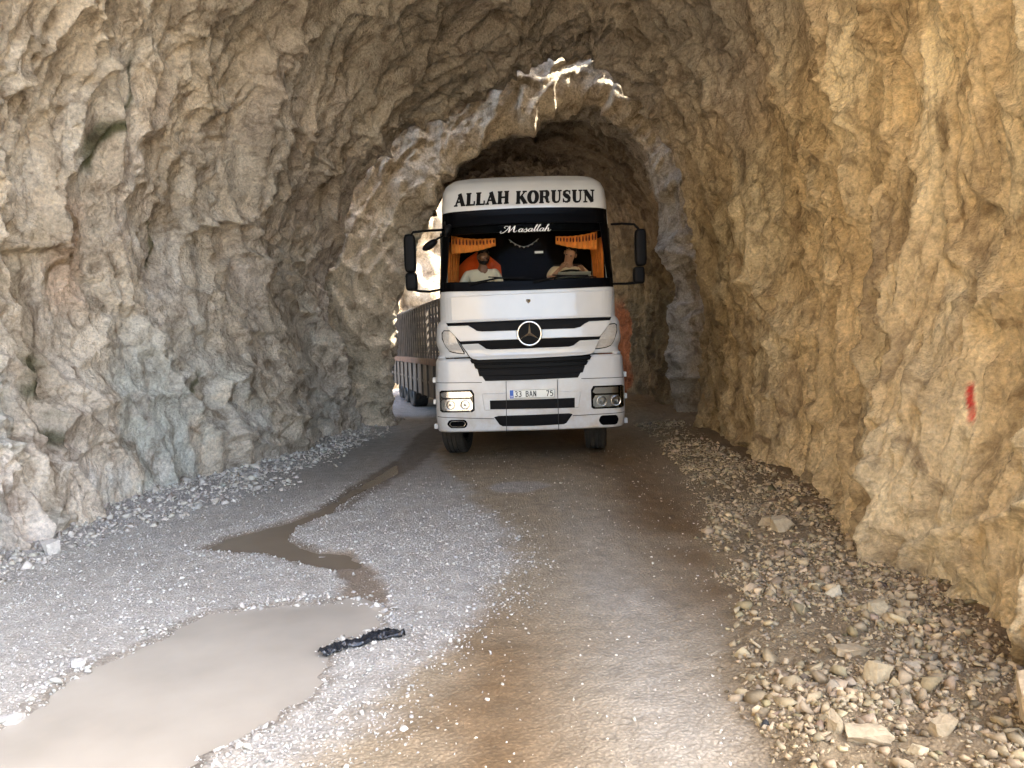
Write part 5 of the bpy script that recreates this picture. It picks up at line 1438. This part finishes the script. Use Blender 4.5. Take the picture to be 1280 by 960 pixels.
for y_ in (7.4, 8.6, 9.8): mb.box(-0.9, 0.9, y_-0.06, y_+0.06, 0.44, 0.56)
for y_ in (7.4, 8.6, 9.8):
    for s in (-1, 1): mb.box(min(s*0.43, s*0.47), max(s*0.43, s*0.47), y_-0.08, y_+0.08, 0.5, 0.94)
mb.build("subframe", M_CHAS, trailer)

# ================================================================== PEOPLE
def skin_mesh(name, nodes, edges, mat, parent=None, root=None, sub=2):
    keys = list(nodes); me = bpy.data.meshes.new(name)
    me.from_pydata([nodes[k][0] for k in keys], [(keys.index(a), keys.index(b)) for a, b in edges], [])
    o = bpy.data.objects.new(name, me); COL.objects.link(o)
    m = o.modifiers.new("skin", 'SKIN'); m.use_smooth_shade = True; m.branch_smoothing = 0.4
    sv = me.skin_vertices[0].data if me.skin_vertices else None
    if sv is None:
        bpy.context.view_layer.update()
    for i, k in enumerate(keys):
        r_ = nodes[k][1]; r_ = r_ if isinstance(r_, tuple) else (r_, r_)
        sv[i].radius = r_; sv[i].use_root = (k == (root or keys[0]))
    s_ = o.modifiers.new("sub", 'SUBSURF'); s_.levels = sub; s_.render_levels = sub
    dg = bpy.context.evaluated_depsgraph_get(); ev = o.evaluated_get(dg)
    nm = bpy.data.meshes.new_from_object(ev); nm.name = name
    o.modifiers.clear(); o.data = nm; nm.materials.clear(); nm.materials.append(mat)
    bpy.data.meshes.remove(me)
    if parent: o.parent = parent
    return o

def person(loc, P_, skinm, shirtm, hair_fn, label, name_face=None):
    """P_: joints in the truck's frame. one continuous body, clothes and hair as children"""
    n = {}; e = []
    H = P_
    V3 = lambda k: Vector(H[k])
    n['pelvis'] = (V3('pelvis'), (0.15, 0.11)); n['belly'] = (V3('pelvis').lerp(V3('chest'), 0.5), (0.14, 0.105)); n['chest'] = (V3('chest'), (0.155, 0.11))
    n['neck0'] = (V3('neck'), 0.062); up = (V3('head') - V3('neck')).normalized()
    n['chin'] = (V3('head') - up*0.075, (0.062, 0.066)); n['skull'] = (V3('head') + up*0.01, (0.078, 0.094)); n['crown'] = (V3('head') + up*0.085, (0.060, 0.075))
    e += [('pelvis', 'belly'), ('belly', 'chest'), ('chest', 'neck0'), ('neck0', 'chin'), ('chin', 'skull'), ('skull', 'crown')]
    for s in 'lr':
        n['sh'+s] = (V3('sh'+s), 0.062); n['el'+s] = (V3('el'+s), 0.043); n['wr'+s] = (V3('wr'+s), (0.027, 0.024))
        n['pm'+s] = (V3('wr'+s) + (V3('wr'+s)-V3('el'+s)).normalized()*0.06, (0.038, 0.018))
        e += [('chest', 'sh'+s), ('sh'+s, 'el'+s), ('el'+s, 'wr'+s), ('wr'+s, 'pm'+s)]
        d = (V3('wr'+s)-V3('el'+s)).normalized(); side = d.cross(Vector((0, 0, 1))).normalized(); nn = side.cross(d)
        sg = 1 if s == 'l' else -1
        for k, (off, ln) in enumerate(((-0.030, 0.068), (-0.010, 0.078), (0.011, 0.073), (0.030, 0.056))):
            b0 = n['pm'+s][0] + side*off + d*0.03; b1 = b0 + d*ln*0.5 - nn*0.010; b2 = b1 + d*ln*0.25 - nn*0.032
            for q, (pt, rr) in enumerate(((b0, 0.010), (b1, 0.009), (b2, 0.008))): n[f'f{s}{k}{q}'] = (pt, rr)
            e += [('pm'+s, f'f{s}{k}0'), (f'f{s}{k}0', f'f{s}{k}1'), (f'f{s}{k}1', f'f{s}{k}2')]
        t0 = n['wr'+s][0] + d*0.02 + side*sg*0.035; t1 = t0 + d*0.03 + side*sg*0.018 - nn*0.012; t2 = t1 + d*0.028 - nn*0.010
        n['t0'+s] = (t0, 0.013); n['t1'+s] = (t1, 0.011); n['t2'+s] = (t2, 0.009); e += [('wr'+s, 't0'+s), ('t0'+s, 't1'+s), ('t1'+s, 't2'+s)]
        x = -0.10 if s == 'r' else 0.10
        n['hp'+s] = (V3('pelvis') + Vector((x, -0.02, -0.04)), 0.085); n['kn'+s] = (V3('pelvis') + Vector((x*1.3, -0.40, 0.02)), 0.06); n['an'+s] = (V3('pelvis') + Vector((x*1.3, -0.45, -0.42)), 0.04); n['to'+s] = (V3('pelvis') + Vector((x*1.3, -0.58, -0.45)), 0.035)
        e += [('pelvis', 'hp'+s), ('hp'+s, 'kn'+s), ('kn'+s, 'an'+s), ('an'+s, 'to'+s)]
    body = skin_mesh("person", n, e, skinm)
    # face relief on the head: nose, brow, eye sockets, mouth
    hd = V3('head'); f = Vector(H['face']).normalized(); f = (f - up*f.dot(up)).normalized(); sd = up.cross(f)
    for v_ in body.data.vertices:
        r_ = v_.co - hd
        if r_.length > 0.16: continue
        a, b, c = r_.dot(sd), r_.dot(f), r_.dot(up)
        if b > 0.03:
            v_.co += f*(0.026*math.exp(-(a/0.013)**2 - ((c+0.008)/0.022)**2) + 0.006*math.exp(-((c-0.035)/0.012)**2 - (a/0.05)**2) - 0.009*(math.exp(-((a-0.032)/0.014)**2 - ((c-0.012)/0.012)**2) + math.exp(-((a+0.032)/0.014)**2 - ((c-0.012)/0.012)**2)) - 0.004*math.exp(-(a/0.03)**2 - ((c+0.052)/0.006)**2))
    body.location = loc
    tag(body, label, "person")
    # ears, eyes
    for sg in (-1, 1):
        c = hd + sd*sg*0.078 - f*0.005; mb = MB()
        for i, k in enumerate((1,)):
            mb.add([tuple(c + f*0.016*math.cos(a) + up*0.030*math.sin(a) + sd*sg*(0.012 if j else 0.0)) for j in (0, 1) for a in np.linspace(0, 2*math.pi, 9)[:-1]], [(q, (q+1) % 8, 8+(q+1) % 8, 8+q) for q in range(8)] + [tuple(range(8, 16))])
        mb.build("ear", skinm, body, smooth=True)
    # shirt: same torso and upper arms, slightly fuller
    n2 = {k: (n[k][0], tuple(q*1.10+0.012 for q in n[k][1]) if isinstance(n[k][1], tuple) else n[k][1]*1.10+0.016) for k in ('pelvis', 'belly', 'chest', 'shl', 'shr')}
    n2['nk'] = (V3('chest').lerp(V3('neck'), 0.72), 0.085)
    e2 = [('pelvis', 'belly'), ('belly', 'chest'), ('chest', 'nk'), ('chest', 'shl'), ('chest', 'shr')]
    for s in 'lr':
        n2['ml'+s] = (V3('sh'+s).lerp(V3('el'+s), 0.75), 0.068); e2.append(('sh'+s, 'ml'+s))
    sh = skin_mesh("shirt", n2, e2, shirtm, body)
    n3 = {k: (n[k][0], n[k][1]*1.12+0.01) for k in ('hpl', 'hpr', 'knl', 'knr', 'anl', 'anr')}; n3['pelvis'] = (n['pelvis'][0] - Vector((0, 0, 0.02)), (0.165, 0.125))
    skin_mesh("trousers", n3, [('pelvis', 'hpl'), ('pelvis', 'hpr'), ('hpl', 'knl'), ('hpr', 'knr'), ('knl', 'anl'), ('knr', 'anr')], M_JEAN, body, root='pelvis')
    # hair: cap over the skull (and beard where the man has one)
    def shell_part(nm, test, grow, mat):
        bm = bmesh.new(); bmesh.ops.create_icosphere(bm, subdivisions=4, radius=1.0)
        kill = []
        for v_ in bm.verts:
            a, b, c = v_.co.x, v_.co.y, v_.co.z
            if not test(a, b, c): kill.append(v_); continue
            k = 1 + 0.05*mnoise.noise(v_.co*7)
            v_.co = sd*a*0.083*grow*k + f*(b*0.100*grow*k) + up*(c*0.125*grow*k) + hd + up*0.008
        bmesh.ops.delete(bm, geom=kill, context='VERTS')
        me = bpy.data.meshes.new(nm); bm.to_mesh(me); bm.free(); me.materials.append(mat); o = bpy.data.objects.new(nm, me); COL.objects.link(o); o.parent = body
        for p in me.polygons: p.use_smooth = True
        solid(o, 0.006, 1)
    shell_part("hair", lambda a, b, c: c > 0.25 + 0.55*max(b, 0) - 0.9*max(-b, 0), 1.04, M_HAIR)
    if hair_fn: shell_part("beard", lambda a, b, c: c < -0.15 and b > -0.15 and c > -0.98, 1.03, M_HAIR)
    mb = MB()
    for sg in (-1, 1):
        c = hd + sd*sg*0.031 + f*0.083 + up*0.012
        if name_face == 'glasses':
            c += f*0.012
            mb.tube([c + sd*0.024*math.cos(a) + up*0.018*math.sin(a) for a in np.linspace(0, 2*math.pi, 13)[:-1]], 0.003, 5, closed=True)
        else:
            me_ = MB(); me_.lathe([(0.001, -0.010), (0.009, -0.006), (0.012, 0), (0.009, 0.006), (0.001, 0.010)], tuple(c), axis='z', n=10); me_.build("eye", M_HAIR, body)
    if name_face == 'glasses':
        mb.tube([hd + sd*-0.01 + f*0.1 + up*0.014, hd + sd*0.01 + f*0.1 + up*0.014], 0.003, 5)
        for sg in (-1, 1): mb.tube([hd + sd*sg*0.055 + f*0.092 + up*0.014, hd + sd*sg*0.085 + up*0.012], 0.003, 5)
    if name_face == 'glasses': mb.build("glasses", M_CHROME, body)
    return body
tl = truck.location
person(tl, dict(pelvis=(-0.62, 1.10, 2.14), chest=(-0.62, 1.08, 2.52), neck=(-0.60, 1.05, 2.68), head=(-0.585, 1.00, 2.80), face=(0.45, -1, 0.1),
     shl=(-0.42, 1.08, 2.59), shr=(-0.82, 1.08, 2.57), ell=(-0.34, 0.92, 2.34), elr=(-0.94, 0.98, 2.30), wrl=(-0.46, 0.74, 2.30), wrr=(-0.86, 0.76, 2.20)),
     M_SKIN, M_SHIRT, True, "bearded passenger in a cream shirt before an orange cloth, left side of the lorry cab", 'glasses')
person(tl, dict(pelvis=(0.64, 1.12, 2.14), chest=(0.58, 1.00, 2.50), neck=(0.60, 0.93, 2.67), head=(0.63, 0.86, 2.79), face=(-0.3, -1, -0.2),
     shl=(0.80, 0.98, 2.57), shr=(0.40, 0.96, 2.58), ell=(0.93, 0.84, 2.36), elr=(0.32, 0.80, 2.42), wrl=(0.80, 0.68, 2.53), wrr=(0.47, 0.64, 2.58)),
     M_SKIN2, M_SHIRT2, False, "driver in a tan shirt leaning over the steering wheel, right side of the lorry cab")

# ================================================================== black strip lying at the puddle
def strip():
    pxs = [(400, 812), (415, 808), (432, 803), (452, 800), (468, 791), (484, 789), (505, 791)]
    wds = [0.035, 0.05, 0.032, 0.035, 0.045, 0.06, 0.02]
    pts = [G(a, b, 0.02) for a, b in pxs]; s = np.linspace(0, 1, len(pts)); t = np.linspace(0, 1, 60)
    xs_ = np.interp(t, s, [p[0] for p in pts]); ys_ = np.interp(t, s, [p[1] for p in pts]); ws__ = np.interp(t, s, wds)
    gz = ground_h(xs_, ys_); gz = np.maximum(gz, -0.016)
    vs = []; n = 11
    for i in range(60):
        tx = xs_[min(i+1, 59)] - xs_[max(i-1, 0)]; ty = ys_[min(i+1, 59)] - ys_[max(i-1, 0)]; l = math.hypot(tx, ty); nx_, ny_ = -ty/l, tx/l
        for j in range(n):
            q = (j/(n-1) - 0.5)*2; nz_ = mnoise.noise(Vector((i*0.35, q*2.2, 3)))
            vs.append((xs_[i] + nx_*q*ws__[i]*(1+0.35*mnoise.noise(Vector((i*0.5, 0, 7)))), ys_[i] + ny_*q*ws__[i], gz[i] + 0.014 + 0.022*(1-q*q) + 0.022*nz_))
    mb = MB(); mb.add(vs, [(i*n+j, i*n+j+1, (i+1)*n+j+1, (i+1)*n+j) for i in range(59) for j in range(n-1)])
    m = simple("wet black plastic", (0.012, 0.014, 0.018), 0.22, bump=0.5, bscale=45)
    o = solid(mb.build("plastic_strip", m, None, smooth=True), 0.006)
    tag(o, "crumpled wet black plastic strip lying on gravel at the edge of the big puddle", "plastic strip")
strip()
